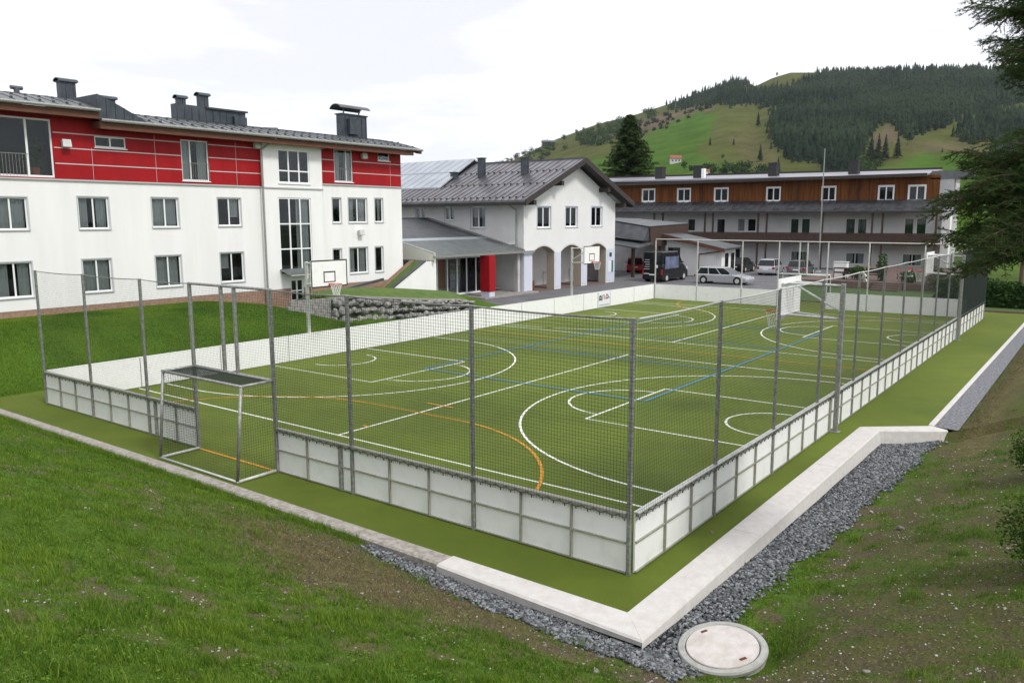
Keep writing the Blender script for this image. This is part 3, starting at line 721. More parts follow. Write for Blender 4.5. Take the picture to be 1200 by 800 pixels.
# pale pebbles strewn over the bare soil of both banks
def visible_band(n, lo, hi, az0, az1, power=1.0):
    """points in front of the camera, az in degrees from +x"""
    r = lo+(hi-lo)*rng.random(n)**power; a = np.radians(rng.uniform(az0, az1, n))
    return CAM.x+r*np.cos(a), CAM.y+r*np.sin(a)
def on_bank(x, y):
    turf = (x > -1.55) & (y > -1.15); jt_ = .35*(fbm(x+50, y, 2.5, 4)-.5); gr = (x > -2.08+.08*np.maximum(y, 0)+jt_) & (x < 12.6) & (y > -1.70-.04*np.maximum(x, 0)+jt_*1.3) & (y < 4.2+jt_*3)
    man = (x+1.02)**2+(y+1.93)**2 < .62**2
    strip = (x > 12.5) & (y > -2.7)
    return ~(turf | gr | man | strip) & (y < 20)
x, y = visible_band(60000, 4.5, 22, -4, 73, .8); b = bare_mask(x, y); k = on_bank(x, y) & (rng.random(len(x)) < .004+.17*b+.06*((y < -2.3) & (x > -5)))
P = np.stack([x[k], y[k]], -1); tag(stones('pebbles', P, .002, .011, M['pebble']), kind='stuff')
x, y = visible_band(500, 5, 20, -4, 40, .9); b = bare_mask(x, y); k = on_bank(x, y) & (rng.random(len(x)) < .2*b)
P = np.stack([x[k], y[k]], -1); tag(stones('larger_pebbles', P, .01, .035, M['pebble']), kind='stuff')

jm = MB()
for x in (2.6, 7.4): jm.hexa([(x, -1.135, .0605), (x+.008, -1.135, .0605), (x+.008, -.606, .0605), (x, -.606, .0605), (x, -1.135, .0618), (x+.008, -1.135, .0618), (x+.008, -.606, .0618), (x, -.606, .0618)])
jm.build('joint', M['ring'], [o for o in bpy.data.objects if o.get('label', '').startswith('long pale concrete wall')][0])
# manhole: concrete ring with a pale lid, slightly tilted
gzm = float(ground_z(np.array([-.74]), np.array([-1.85]))[0]); mc = Vector((-1.02, -1.93, -.135))
mh = thing('manhole', mc, 'round pale concrete manhole cover on its ring at the corner of the gravel', 'manhole')
TILT = Matrix.Rotation(math.radians(-7), 3, Vector((.8, .6, 0)))@Matrix.Rotation(math.radians(4), 3, Vector((.6, -.8, 0)))
def lathe(prof, n=48):
    mb = MB(); k = len(prof)
    for j in range(n):
        a = 2*PI*j/n
        for r, z in prof: p = mc+TILT@Vector((r*math.cos(a), r*math.sin(a), z)); mb.v.append(tuple(p))
    for j in range(n):
        for i in range(k-1): mb.f.append((j*k+i, ((j+1) % n)*k+i, ((j+1) % n)*k+i+1, j*k+i+1))
    return mb
lathe([(.55, -.5), (.55, -.06), (.545, -.02), (.575, -.015), (.585, .03), (.57, .055), (.50, .06), (.485, .045), (.485, 0), (0.0, 0)]).build('concrete_ring', M['ring'], mh, smooth=False)
lidp = lathe([(.47, .01), (.472, .052), (.465, .062), (.30, .068), (0.0001, .070)]).build('lid', M['lid'], mh, smooth=False)
for sx, sy in ((-.05, .38), (.08, -.37)):
    m = MB(); c_ = []
    for z in (.058, .0735):
        for dx, dy in ((-.045, -.018), (.045, -.018), (.045, .018), (-.045, .018)):
            v = Vector((dx, dy, 0)); v.rotate(Matrix.Rotation(-.6, 3, 'Z')); q = Vector((sx*.8+sy*.6, sy*.8-sx*.6, 0))
            c_.append(tuple(mc+TILT@Vector((q.x+v.x, q.y+v.y, z))))
    m.hexa(c_).build('lifting_slot', M['rust'], lidp)

# fallen leaf on the turf walkway
m = MB(); m.hexa([(2.30, -.38, .004), (2.38, -.36, .004), (2.42, -.29, .004), (2.33, -.30, .004), (2.31, -.375, .012), (2.38, -.355, .022), (2.415, -.295, .012), (2.335, -.305, .02)])
tag(m.build('fallen_leaf', M['pebble'], loc=(2.35, -.33, 0)), 'small pale leaf lying on the turf walkway beside the right boards', 'leaf')

# ================================================================== GRASS
def blades(name, x, y, h, wd, m, tone, lean=.45, zoff=-.005):
    n = len(x); a = rng.uniform(0, 2*PI, n); l = rng.uniform(0, 2*PI, n); z = ground_z(x, y)+zoff
    dx, dy = np.cos(a)*wd/2, np.sin(a)*wd/2; lx, ly = np.cos(l)*h*lean*rng.random(n), np.sin(l)*h*lean*rng.random(n)
    b0 = np.stack([x-dx, y-dy, z], -1); b1 = np.stack([x+dx, y+dy, z], -1)
    m1 = np.stack([x+dx*.7+lx*.35, y+dy*.7+ly*.35, z+h*.55], -1); m0 = np.stack([x-dx*.7+lx*.35, y-dy*.7+ly*.35, z+h*.55], -1)
    t = np.stack([x+lx, y+ly, z+h], -1)
    V = np.stack([b0, b1, m1, m0, t], 1).reshape(-1, 3); i = np.arange(n)[:, None]*5
    Fc = np.concatenate([i+np.array([[0, 1, 2]]), i+np.array([[0, 2, 3]]), i+np.array([[3, 2, 4]])], 0)
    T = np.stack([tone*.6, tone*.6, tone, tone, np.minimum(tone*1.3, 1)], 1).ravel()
    return tag(big(name, V, Fc, m, attr=T), kind='stuff')
x, y = visible_band(560000, 3.6, 26, -6, 78, 1.25)
b = bare_mask(x, y); cl = fbm(x, y, 4.5, 3)
k = on_bank(x, y) & (rng.random(len(x)) < np.clip(1.05-.98*b, .05, 1)*np.clip(cl*2.1-.25, .1, 1)*np.where((y < -2.2) & (x > -5), .10+.85*sstep(.50, .62, fbm(x+60, y+9, 1.5, 4)), 1)*np.where((y > -3.6) & (x > 13), .3, 1))
s1 = np.exp(-(((x+3.1)/.95)**2+((y-3.1)/2.0)**2)); k &= rng.random(len(x)) > s1*1.3
x, y = x[k], y[k]; cl = cl[k]; d = np.hypot(x-CAM.x, y-CAM.y)
big_t = fbm(x+3, y, 1.1, 3)
dk = 1-.55*sstep(-3.2, -5.2, y)*sstep(-2, 3, x)
f9 = fbm(x+1, y+2, 7., 2)
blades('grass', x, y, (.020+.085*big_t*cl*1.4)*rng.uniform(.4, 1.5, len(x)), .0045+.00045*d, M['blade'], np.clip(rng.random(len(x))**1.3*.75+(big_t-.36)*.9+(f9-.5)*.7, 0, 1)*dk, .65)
# longer tufts along the old kerb and here and there
tx = []; ty = []
for k in range(420):
    if k < 210: cx_, cy_ = -1.60-abs(rng.normal(0, .13)), rng.uniform(4.3, 19.5)
    else:
        a_ = visible_band(1, 4.5, 17, 0, 74); cx_, cy_ = float(a_[0][0]), float(a_[1][0])
    if bare_mask(np.array([cx_]), np.array([cy_]))[0] > .6 and k >= 210: continue
    n_ = 70; tx += list(rng.normal(cx_, .07, n_)); ty += list(rng.normal(cy_, .07, n_))
x = np.array(tx); y = np.array(ty); k = on_bank(x, y) & (x < -1.5) | (on_bank(x, y) & (y < -2.3)); x, y = x[k], y[k]
blades('long_grass', x, y, rng.uniform(.05, .17, len(x)), .006, M['blade'], rng.random(len(x))*.9, .9)
# broad-leaved weeds and clover between the grass
x, y = visible_band(42000, 4, 17, -2, 74, 1.1); k = on_bank(x, y) & (rng.random(len(x)) < .12+.6*sstep(.52, .62, fbm(x+77, y+5, 2.2, 4))*(x < 30)); x, y = x[k], y[k]; n = len(x)
z = ground_z(x, y)+rng.uniform(.01, .05, n); a = rng.uniform(0, 2*PI, n); r_ = rng.uniform(.005, .014, n); til = rng.uniform(-.5, .5, (n, 2))
V = np.stack([np.stack([x+np.cos(a+q)*r_*k_, y+np.sin(a+q)*r_*k_, z+r_*(til[:, 0]*math.cos(q)+til[:, 1]*math.sin(q))], -1) for q, k_ in ((0, 1.5), (1.57, .7), (3.14, 1.5), (4.71, .7))], 1).reshape(-1, 3)
tag(big('weeds', V, np.arange(4*n).reshape(-1, 4), M['blade'], attr=np.repeat(rng.random(n)*.8, 4)), kind='stuff')
# dry cut grass
x = np.concatenate([rng.normal(-3.05, .85, 22000), rng.uniform(12, 44, 22000)]); y = np.concatenate([rng.normal(3.1, 1.7, 22000), -2.98+rng.normal(0, .2, 22000)])
k = on_bank(x, y); x, y = x[k], y[k]
blades('dry_grass', x, y, rng.uniform(.015, .06, len(x)), .009, M['straw'], rng.random(len(x))**1.6, 2.2)
x, y = visible_band(110000, 4, 24, -4, 74, .9); b = bare_mask(x, y); k = on_bank(x, y) & (rng.random(len(x)) < .13+b*.5); x, y = x[k], y[k]
blades('withered_grass', x, y, rng.uniform(.008, .035, len(x)), .006, M['straw'], rng.random(len(x))*.7, 2.0)
# lawn behind the boards
x = rng.uniform(-6, 19, 130000); y = rng.uniform(22.2, 31.2, 130000)
blades('lawn_grass', x, y, rng.uniform(.03, .09, len(x)), .022, M['blade'], np.clip(rng.random(len(x))*.6+(fbm(x, y, .5, 4)-.40)*1.6, 0, .9)*.85)

# ================================================================== BUILDINGS
def facade(name, parent, m, axis_, c, u0, u1, z0, z1, holes, depth=.16, out=-1, reveal=None):
    """wall sheet on plane axis_=c with rectangular holes and their reveals; out = direction of the outside"""
    us = sorted({u0, u1, *[h[0] for h in holes], *[h[1] for h in holes]}); zs = sorted({z0, z1, *[h[2] for h in holes], *[h[3] for h in holes]})
    P = (lambda u, z, d=0: (u, c-out*d, z)) if axis_ == 'y' else (lambda u, z, d=0: (c-out*d, u, z))
    mb = MB()
    for a, b in zip(us[:-1], us[1:]):
        for e, f in zip(zs[:-1], zs[1:]):
            mu, mz = (a+b)/2, (e+f)/2
            if a < u0-1e-6 or b > u1+1e-6 or e < z0-1e-6 or f > z1+1e-6: continue
            if any(h[0] < mu < h[1] and h[2] < mz < h[3] for h in holes): continue
            mb.quad(P(a, e), P(b, e), P(b, f), P(a, f))
    for h in holes:
        a, b, e, f = h
        mb.quad(P(a, e), P(a, f), P(a, f, depth), P(a, e, depth)); mb.quad(P(b, e), P(b, f), P(b, f, depth), P(b, e, depth))
        mb.quad(P(a, f), P(b, f), P(b, f, depth), P(a, f, depth)); mb.quad(P(a, e), P(b, e), P(b, e, depth), P(a, e, depth))
    return mb.build(name, m, parent)
def window(parent, axis_, c, u0, u1, z0, z1, out=-1, cols=2, rows=1, depth=.13, curtain=None, sill=True, rowpos=None, colpos=None, fr=.055, name='window', room=True, surround=None, drop=0):
    """frame > pane, sill, curtain; set back by depth from plane c"""
    def bx(mb, a, b, d0, d1, e, f):
        y0, y1 = c-out*d0, c-out*d1
        return mb.box(a, b, y0, y1, e, f) if axis_ == 'y' else mb.box(y0, y1, a, b, e, f)
    g = .004; a, b, e, f = u0+g, u1-g, z0+g, z1-g
    m = MB(); d0, d1 = depth-.05, depth
    bx(m, a, a+fr, d0, d1, e, f); bx(m, b-fr, b, d0, d1, e, f); bx(m, a+fr, b-fr, d0, d1, e, e+fr*1.2); bx(m, a+fr, b-fr, d0, d1, f-fr, f)
    cs = colpos or [k/cols for k in range(1, cols)]; rs = rowpos or [k/rows for k in range(1, rows)]
    for t in cs: u = a+(b-a)*t; bx(m, u-fr*.6, u+fr*.6, d0-.004, d1, e+fr*1.2, f-fr)
    ue = [a+fr]+[a+(b-a)*t for t in cs]+[b-fr]
    for t in rs:
        z = e+(f-e)*t
        for p, q in zip(ue[:-1], ue[1:]): bx(m, p+(fr*.6 if p != a+fr else 0), q-(fr*.6 if q != b-fr else 0), d0, d1, z-fr*.5, z+fr*.5)
    wd = m.build(name, M['frame'], parent)
    m = MB(); bx(m, a+fr*.5, b-fr*.5, depth-.028, depth-.022, e+fr*.5, f-fr*.5); m.build('pane', M['pane'], wd)
    if surround:
        m = MB(); sw_ = .055
        bx(m, u0-sw_, u0-.001, -.014, -.001, z0-.0, z1+sw_); bx(m, u1+.001, u1+sw_, -.014, -.001, z0-.0, z1+sw_); bx(m, u0-.001, u1+.001, -.014, -.001, z1+.001, z1+sw_)
        m.build('surround', mat('grey_window_surround', (.48, .48, .51), .7), wd)
    if room:
        m = MB(); D = .75
        P = (lambda u, z, d: (u, c-out*d, z)) if axis_ == 'y' else (lambda u, z, d: (c-out*d, u, z))
        m.quad(P(a-.1, e-.05, D), P(b+.1, e-.05, D), P(b+.1, f+.05, D), P(a-.1, f+.05, D))
        for u in (a-.1, b+.1): m.quad(P(u, e-.05, depth+.02), P(u, f+.05, depth+.02), P(u, f+.05, D), P(u, e-.05, D))
        for z in (e-.05, f+.05): m.quad(P(a-.1, z, depth+.02), P(b+.1, z, depth+.02), P(b+.1, z, D), P(a-.1, z, D))
        m.build('interior', M['room'], wd)
    if curtain:
        m = MB(); P = (lambda u, z, d: (u, c-out*d, z)) if axis_ == 'y' else (lambda u, z, d: (c-out*d, u, z))
        spans = {'both': [(a+fr, a+(b-a)*.36), (b-(b-a)*.36, b-fr)], 'left': [(a+fr, a+(b-a)*.45)], 'right': [(b-(b-a)*.42, b-fr)], 'full': [(a+fr, b-fr)], 'blind': [(a+fr, b-fr)]}[curtain]
        for p, q in spans:
            n = max(4, int((q-p)/.05)); pr_ = None
            for k in range(n+1):
                u = p+(q-p)*k/n; d = depth+.10+.025*math.sin(k*1.9)
                zz = (f-fr if curtain != 'blind' else f-fr)
                if pr_: m.quad(P(pr_[0], e+.02+(f-e)*drop, pr_[1]), P(u, e+.02+(f-e)*drop, d), P(u, zz, d), P(pr_[0], zz, pr_[1]))
                pr_ = (u, d)
        m.build('curtain', M['curtain'], wd)
    if sill:
        m = MB(); bx(m, u0-.04, u1+.04, -.055, .005-.0, z0-.045, z0-.002); m.build('sill', M['frame'] if sill == 'white' else M['sillgrey'], wd)
    return wd
def seams(mb, f, us, w=.02, h=.045, n=1):
    """standing seams: f(u, t) gives the roof point, for t in 0..1"""
    for u in us:
        for k in range(n):
            t0, t1 = k/n, (k+1)/n; a = Vector(f(u-w/2, t0)); b = Vector(f(u+w/2, t0)); c = Vector(f(u+w/2, t1)); d = Vector(f(u-w/2, t1)); o = Vector((0, 0, h)); e_ = Vector((0, 0, .002))
            mb.hexa([a+e_, b+e_, c+e_, d+e_, a+o, b+o, c+o, d+o])

# ---------------------------------------------------------------- white and red house
H = thing('apartment_house', (15, 31.5, 1.4), 'long white house with a red top storey, curved grey metal roof and tall stair windows', 'building')
W1 = [(3.28, 4.62, 5.12, 6.48), (6.72, 8.08, 5.12, 6.55), (10.15, 11.52, 5.16, 6.58), (13.70, 15.06, 5.20, 6.64)]
W2 = [(3.20, 4.58, 2.27, 3.77), (6.70, 8.0, 2.27, 3.77), (10.15, 11.48, 2.28, 3.80), (13.68, 15.07, 2.29, 3.83)]
WR = [(21.27, 21.93, 5.33, 6.78), (22.5, 24.0, 5.33, 6.80), (24.66, 25.35, 5.35, 6.82), (21.2, 21.85, 2.27, 3.80), (22.48, 23.95, 2.27, 3.84), (24.58, 25.26, 2.27, 3.83)]
W0 = [(-.35, 1.0, 5.1, 6.45), (-3.9, -2.5, 5.1, 6.45), (-.4, .95, 2.26, 3.76), (-3.9, -2.5, 2.26, 3.76)]
facade('wall', H, M['plaster'], 'y', 31.5, -6, 16.42, 1.72, 7.26, W0+W1+W2)
facade('wall', H, M['plaster'], 'y', 31.5, 20.42, 27.0, 1.72, 7.52, WR)
MB().box(-6, 16.42, 31.515, 32, .3, 1.72).box(20.42, 27, 31.515, 32, .3, 1.72).build('plinth', M['plinth'], H)
cur = ['both', 'full', 'left', 'right', 'both', 'left', None, 'full']
for i, h in enumerate(W0+W1+W2): window(H, 'y', 31.5, *h, surround=True, cols=2, colpos=[.5], curtain=['both', 'full', 'both', 'left', 'full', 'both', 'full', 'right', 'both', 'full', 'full', 'left'][i], drop=[0, 0, 0, 0, 0, 0, 0, .3, 0, 0, 0, .45][i])
for i, h in enumerate(WR): window(H, 'y', 31.5, *h, surround=True, cols=2 if h[1]-h[0] > 1 else 1, curtain=[None, 'both', 'right', None, 'both', 'left'][i])
# body behind, end walls
MB().box(-6, 27.0, 32.6, 42, .3, 9.9).build('core_wall', M['plaster'], H)
MB().box(26.80, 27.0, 31.505, 32.59, .3, 9.75).build('end_wall', M['plaster'], H)
# top storey: red panels
R_ = [(1.0, 5.86, 7.34, 9.8), (7.67, 9.1, 8.76, 9.26), (11.84, 13.32, 7.44, 9.42)]
facade('red_panel', H, M['red'], 'y', 31.49, -6, 16.42, 7.30, 10.0, R_, depth=.12)
R2_ = [(21.5, 22.92, 7.72, 9.6), (25.02, 26.03, 9.12, 9.66)]
facade('red_panel', H, M['red'], 'y', 31.49, 20.42, 26.99, 7.58, 9.95, R2_, depth=.12)
j = MB()
for z in (7.96, 8.63, 9.27):
    for a, b in ((-6, 1.0), (5.9, 16.38)):
        cuts = [h for h in R_ if h[2] < z < h[3]]; u = a
        for h in sorted(cuts):
            if h[0] > a and h[1] <= b: j.box(u, h[0], 31.47, 31.487, z-.022, z+.022); u = h[1]
        j.box(u, b, 31.47, 31.487, z-.022, z+.022)
for z in (8.28, 8.95):
    u = 20.46
    for h in [q for q in R2_ if q[2] < z < q[3]]: j.box(u, h[0], 31.47, 31.487, z-.022, z+.022); u = h[1]
    j.box(u, 26.97, 31.47, 31.487, z-.022, z+.022)
for u, z0, z1 in ((7.5, 7.31, 8.7), (10.49, 7.31, 9.5), (14.9, 7.31, 9.5), (26.03, 7.6, 9.1)): j.box(u-.008, u+.008, 31.466, 31.4695, z0, z1)
j.build('panel_joint', M['joint'], H)
MB().box(-6, 16.38, 31.42, 31.52, 7.225, 7.295).box(20.44, 27.02, 31.42, 31.52, 7.51, 7.575).build('ledge', M['sillgrey'], H)
window(H, 'y', 31.49, 1.0, 5.86, 7.34, 9.8, colpos=[.28, .36, .79-.0], curtain=None, sill=False, fr=.07, depth=.10)
window(H, 'y', 31.49, 7.67, 9.1, 8.76, 9.26, sill='white', depth=.09, room=True)
window(H, 'y', 31.49, 11.84, 13.32, 7.44, 9.42, colpos=[.33], curtain='both', sill='white', depth=.09)
window(H, 'y', 31.49, 21.5, 22.92, 7.72, 9.6, colpos=[.66], curtain='both', sill='white', depth=.09)
window(H, 'y', 31.49, 25.02, 26.03, 9.12, 9.66, cols=1, sill='white', depth=.09)
for (a, b, z0, z1) in ((2.75, 4.82, 7.36, 8.28), (11.86, 13.3, 7.46, 8.3), (21.52, 22.9, 7.74, 8.5)):
    m = MB(); m.tube((a, 31.44, z1), (b, 31.44, z1), .018, 6)
    for k in range(int((b-a)/.13)+1): m.tube((a+.02+k*.13, 31.44, z0), (a+.02+k*.13, 31.44, z1), .009, 5)
    m.build('balcony_rail', M['galv'], H)
# plant pot behind the big left window
pot = thing('potted_plant', (5.3, 31.75, 7.36), 'potted plant in an orange pot behind the big upper left window', 'plant')
m = MB(); m.tube((5.2, 31.82, 7.36), (5.2, 31.82, 7.75), .15, 12, .2); m.build('flower_pot', M['terracotta'], pot)
V = []; 
for k in range(160):
    c_ = np.array((5.25, 31.82, 8.15))+rng.normal(0, 1, 3)*(.2, .08, .35); d_ = rng.normal(0, .09, (3, 3)); V += list(c_+d_)
big('foliage', V, np.arange(480).reshape(-1, 3), M['leafdark'], attr=rng.random(480), parent=pot)
# stair projection
SW = [(17.30, 19.52, 2.45, 6.72), (17.40, 19.52, 7.50, 9.32)]
facade('stair_wall', H, M['plaster'], 'y', 31.3, 16.43, 20.41, 2.42, 9.9, SW, depth=.12)
facade('stair_wall', H, M['plaster'], 'y', 31.3, 16.43, 20.41, .3, 2.42, [(17.9, 18.78, .5, 2.2)], depth=.12)
MB().quad((16.43, 31.3, .3), (16.43, 31.6, .3), (16.43, 31.6, 9.9), (16.43, 31.3, 9.9)).quad((20.41, 31.3, .3), (20.41, 31.6, .3), (20.41, 31.6, 9.9), (20.41, 31.3, 9.9)).build('stair_side_wall', M['plaster'], H)
MB().box(16.40, 20.44, 31.24, 31.297, 7.20, 7.27).build('ledge', M['sillgrey'], H)
MB().box(16.40, 17.88, 31.27, 31.296, .4, 1.72).box(18.8, 20.44, 31.27, 31.296, .4, 1.72).build('plinth', M['plinth'], H)
window(H, 'y', 31.3, 17.30, 19.52, 2.45, 6.72, cols=3, rowpos=[.34, .665], sill=False, fr=.07, depth=.09, name='stair_window', curtain='right')
window(H, 'y', 31.3, 17.40, 19.52, 7.50, 9.32, cols=3, rowpos=[.37], sill='white', fr=.07, depth=.09, name='stair_window')
window(H, 'y', 31.3, 17.9, 18.78, .5, 2.2, cols=2, rowpos=[.3, .62], sill=False, fr=.07, depth=.09, name='entrance_door')
m = MB(); m.hexa([(17.2, 30.3, 2.50), (19.3, 30.3, 2.50), (19.3, 31.28, 2.78), (17.2, 31.28, 2.78), (17.2, 30.3, 2.53), (19.3, 30.3, 2.53), (19.3, 31.28, 2.81), (17.2, 31.28, 2.81)])
m.build('glass_canopy', M['canopyglass'], H)
m = MB()
for k in range(5): x = 17.22+k*.515; m.tube((x, 30.3, 2.49), (x, 31.27, 2.77), .022, 6)
m.tube((17.2, 30.3, 2.49), (19.3, 30.3, 2.49), .025, 6); m.tube((19.25, 31.2, .5), (19.25, 31.2, 2.6), .03, 6)
m.build('canopy_frame', M['galvlight'], H)
# roof, curved; left third half a metre higher
def rz(y, z0): t = min(max((y-30.55)/6.4, 0), 1.0); return z0+.98*(1-(1-t)**2.0)
for (x0, x1, z0) in ((-6, 7.55, 10.33), (7.56, 28.0, 9.93)):
    m = MB(); ys = [30.55+.6*k for k in range(15)]
    x1e = lambda y: x1 if x1 < 20 else x1
    for a, b in zip(ys[:-1], ys[1:]):
        m.hexa([(x0, a, rz(a, z0)-.12), (x1, a, rz(a, z0)-.12), (x1, b, rz(b, z0)-.12), (x0, b, rz(b, z0)-.12), (x0, a, rz(a, z0)), (x1, a, rz(a, z0)), (x1, b, rz(b, z0)), (x0, b, rz(b, z0))])
    rf_ = m.build('roof', M['roofgrey'], H)
    m = MB(); us = np.arange(x0+.3, x1-.1, .55)
    seams(m, lambda u, t: (u, 30.6+8.2*t, rz(30.6+8.2*t, z0)), us, n=7, h=.03); m.build('roof_seam', M['roofgrey'], rf_)
    m = MB()
    for u in us:
        for yy in (31.0, 32.3): m.box(u-.05, u+.05, yy, yy+.06, rz(yy, z0)+.0, rz(yy, z0)+.085)
    m.build('snow_guard', M['slate'], rf_)
    m = MB(); m.tube((x0, 30.5, z0-.06), (x1, 30.5, z0-.06), .075, 8); m.build('gutter', M['galv'], rf_)
    m = MB(); xe = min(x1, 27.3) if x1 > 20 else x1
    m.hexa([(x0, 30.62, z0-.42), (xe, 30.62, z0-.42), (xe, 31.46, z0-.36), (x0, 31.46, z0-.36), (x0, 30.62, z0-.125), (xe, 30.62, z0-.125), (xe, 31.46, z0-.06), (x0, 31.46, z0-.06)])
    m.build('eaves_board', M['brownwood'], rf_)
m = MB()
for k in range(14):
    a, b = 30.6+.6*k, 30.6+.6*(k+1); m.hexa([(27.6, a, rz(a, 9.93)-.30), (28.02, a, rz(a, 9.93)-.30), (28.02, b, rz(b, 9.93)-.30), (27.6, b, rz(b, 9.93)-.30), (27.6, a, rz(a, 9.93)-.125), (28.02, a, rz(a, 9.93)-.125), (28.02, b, rz(b, 9.93)-.125), (27.6, b, rz(b, 9.93)-.125)])
m.build('verge_board', M['brownwood'], H)
MB().tube((16.30, 31.25, .9), (16.30, 31.25, 9.2), .05, 8).tube((16.30, 31.25, 9.2), (16.85, 30.6, 9.78), .05, 8).build('downpipe', M['galv'], H)
MB().tube((20.47, 31.40, 9.5), (20.95, 30.6, 9.8), .045, 8).tube((20.47, 31.42, 1.8), (20.47, 31.40, 9.5), .03, 8).build('downpipe', M['galv'], H)
# chimneys and dormer boxes on the roof
def chimney(x0, x1, y0, y1, z0, z1, parent, cap='hood', m_='slate'):
    c_ = MB().box(x0, x1, y0, y1, z0, z1).build('chimney', M[m_], parent)
    m = MB()
    for u in np.arange(x0+.25, x1-.05, .35): m.box(u-.012, u+.012, y0-.025, y0, z0, z1)
    m.build('seam', M[m_], c_)
    m = MB()
    if cap == 'hood':
        n = 8; w_ = (y1-y0)/2+.1; cy_ = (y0+y1)/2
        for k in range(n):
            a, b = PI*k/n, PI*(k+1)/n
            P = lambda t, r: (cy_-w_*math.cos(t)*r, z1+.03+.17*math.sin(t)*r)
            q = [P(a, 1), P(b, 1), P(b, .82), P(a, .82)]; m.prism([(x0-.1, yy_, zz_) for yy_, zz_ in q], (x1-x0+.2, 0, 0))
        m.box(x0-.06, x1+.06, y0-.06, y1+.06, z1+.0, z1+.035)
    else: m.box(x0-.07, x1+.07, y0-.07, y1+.07, z1, z1+.07)
    m.build('cap', M[m_], c_); return c_
chimney(7.72, 8.42, 34.4, 34.8, 11.0, 11.9, H); chimney(9.68, 10.22, 34.3, 34.7, 10.2, 11.32, H)
m = MB(); m.prism([(7.58, 30.75, 9.95), (9.85, 30.75, 9.98), (9.45, 30.75, 10.16), (8.5, 30.75, 10.62), (7.58, 30.75, 11.0)], (0, 3.4, 0))
for u_ in (7.95, 8.35, 8.75, 9.15): m.box(u_-.012, u_+.012, 30.72, 30.749, 9.96, 11.0-(u_-7.58)*.42)
m.build('roof_step', M['slate'], H)
MB().tube((5.85, 34.5, 11.0), (5.85, 34.5, 11.4), .12, 10).tube((5.6, 34.5, 11.40), (6.1, 34.5, 11.40), .09, 8).build('roof_vent', M['roofgrey'], H)
dm = MB().box(13.5, 15.3, 34.5, 34.95, 10.4, 11.56).box(15.301, 17.75, 34.5, 34.95, 10.4, 11.46).build('dormer', M['slate'], H)
m = MB(); m.box(15.25, 17.85, 34.38, 35.05, 11.47, 11.56)
for u in np.arange(13.6, 17.6, .42): m.box(u-.012, u+.012, 34.47, 34.499, 10.4, 11.41)
m.box(16.9, 17.7, 34.3, 34.47, 10.5, 11.2); m.build('dormer_cap', M['slate'], dm)
chimney(13.72, 14.15, 34.55, 34.85, 11.56, 11.84, H); chimney(15.0, 15.5, 34.55, 34.9, 11.57, 12.12, H)
MB().tube((18.3, 33.6, 10.6), (19.2, 33.6, 10.66), .09, 8).build('roof_vent', M['roofgrey'], H)
ch = chimney(24.8, 26.9, 34.4, 34.95, 10.7, 12.12, H, 'flat')
m = MB(); n = 8
for k in range(n):
    a, b = math.radians(20+150*k/n), math.radians(20+150*(k+1)/n); P = lambda t, r: (34.7-.55*math.cos(t)*r, 12.38+.38*math.sin(t)*r)
    m.prism([(24.5, *P(a, 1)), (24.5, *P(b, 1)), (24.5, *P(b, .92)), (24.5, *P(a, .92))], (2.55, 0, 0))
m.tube((25.2, 34.7, 12.15), (25.2, 34.7, 12.7), .05, 6).tube((26.5, 34.7, 12.15), (26.5, 34.7, 12.7), .05, 6); m.build('hood', M['roofgrey'], ch)
MB().box(25.2, 26.0, 34.1, 34.38, 10.9, 11.85).build('side_duct', M['slate'], ch)
for (x_, y_, z_) in ((6.35, 31.36, 8.83), (16.12, 31.36, 9.42), (23.72, 31.36, 9.32), (23.3, 31.36, 4.75)):
    m = MB(); m.hexa([(x_-.18, y_-.18, z_-.16), (x_+.18, y_-.18, z_-.16), (x_+.16, y_+.02, z_-.2), (x_-.16, y_+.02, z_-.2), (x_-.18, y_-.12, z_+.16), (x_+.18, y_-.12, z_+.16), (x_+.16, y_+.1, z_+.1), (x_-.16, y_+.1, z_+.1)]); m.tube((x_, y_, z_), (x_, y_+.14, z_), .03, 6)
    m.build('floodlight', M['galvlight'], H)

# ---------------------------------------------------------------- grass berm, white stair wall, beige louvre
bw = thing('ramp_wall', (27, 30, 1), 'white triangular side wall of a grassed ramp beside the glass entrance', 'wall')
MB().prism([(24.4, 30.0, 1.2), (27.55, 30.0, 2.82), (28.55, 30.0, 2.82), (28.55, 30.0, .2), (24.4, 30.0, .2)], (0, .22, 0)).build('wall', M['plaster'], bw)
MB().prism([(24.4, 29.96, 1.21), (27.55, 29.96, 2.83), (27.55, 29.96, 2.90), (24.4, 29.96, 1.28)], (0, .32, 0)).build('coping', M['roofdark'], bw)
m = MB(); m.prism([(24.2, 30.30, .9), (27.6, 30.30, 2.8), (27.6, 30.30, .2), (24.2, 30.30, .2)], (0, .75, 0)); tag(m.build('grass_ramp', mat('ramp_grass', (.045, .095, .010), .9, c2=(.07, .13, .016), scale=3, detail=8, bump=.5), loc=(26, 30.6, 1)), kind='structure')
m = MB(); m.prism([(24.2, 31.06, .95), (27.6, 31.06, 2.86), (27.6, 31.06, .2), (24.2, 31.06, .2)], (0, .42, 0)); tag(m.build('earth_strip', mat('brown_earth', (.22, .15, .09), .95, c2=(.16, .11, .07), scale=6), loc=(26, 31.3, 1)), kind='structure')
AN = thing('entrance_hall', (33, 33, 0), 'low glazed entrance hall with dark metal lean-to roof and glass canopy', 'building')
MB().prism([(28.15, 29.85, 3.30), (28.15, 29.85, 2.86), (28.15, 33.3, 2.86), (28.15, 33.3, 4.05)], (.06, 0, 0)).build('louvre_panel', M['panelbeige'], AN)
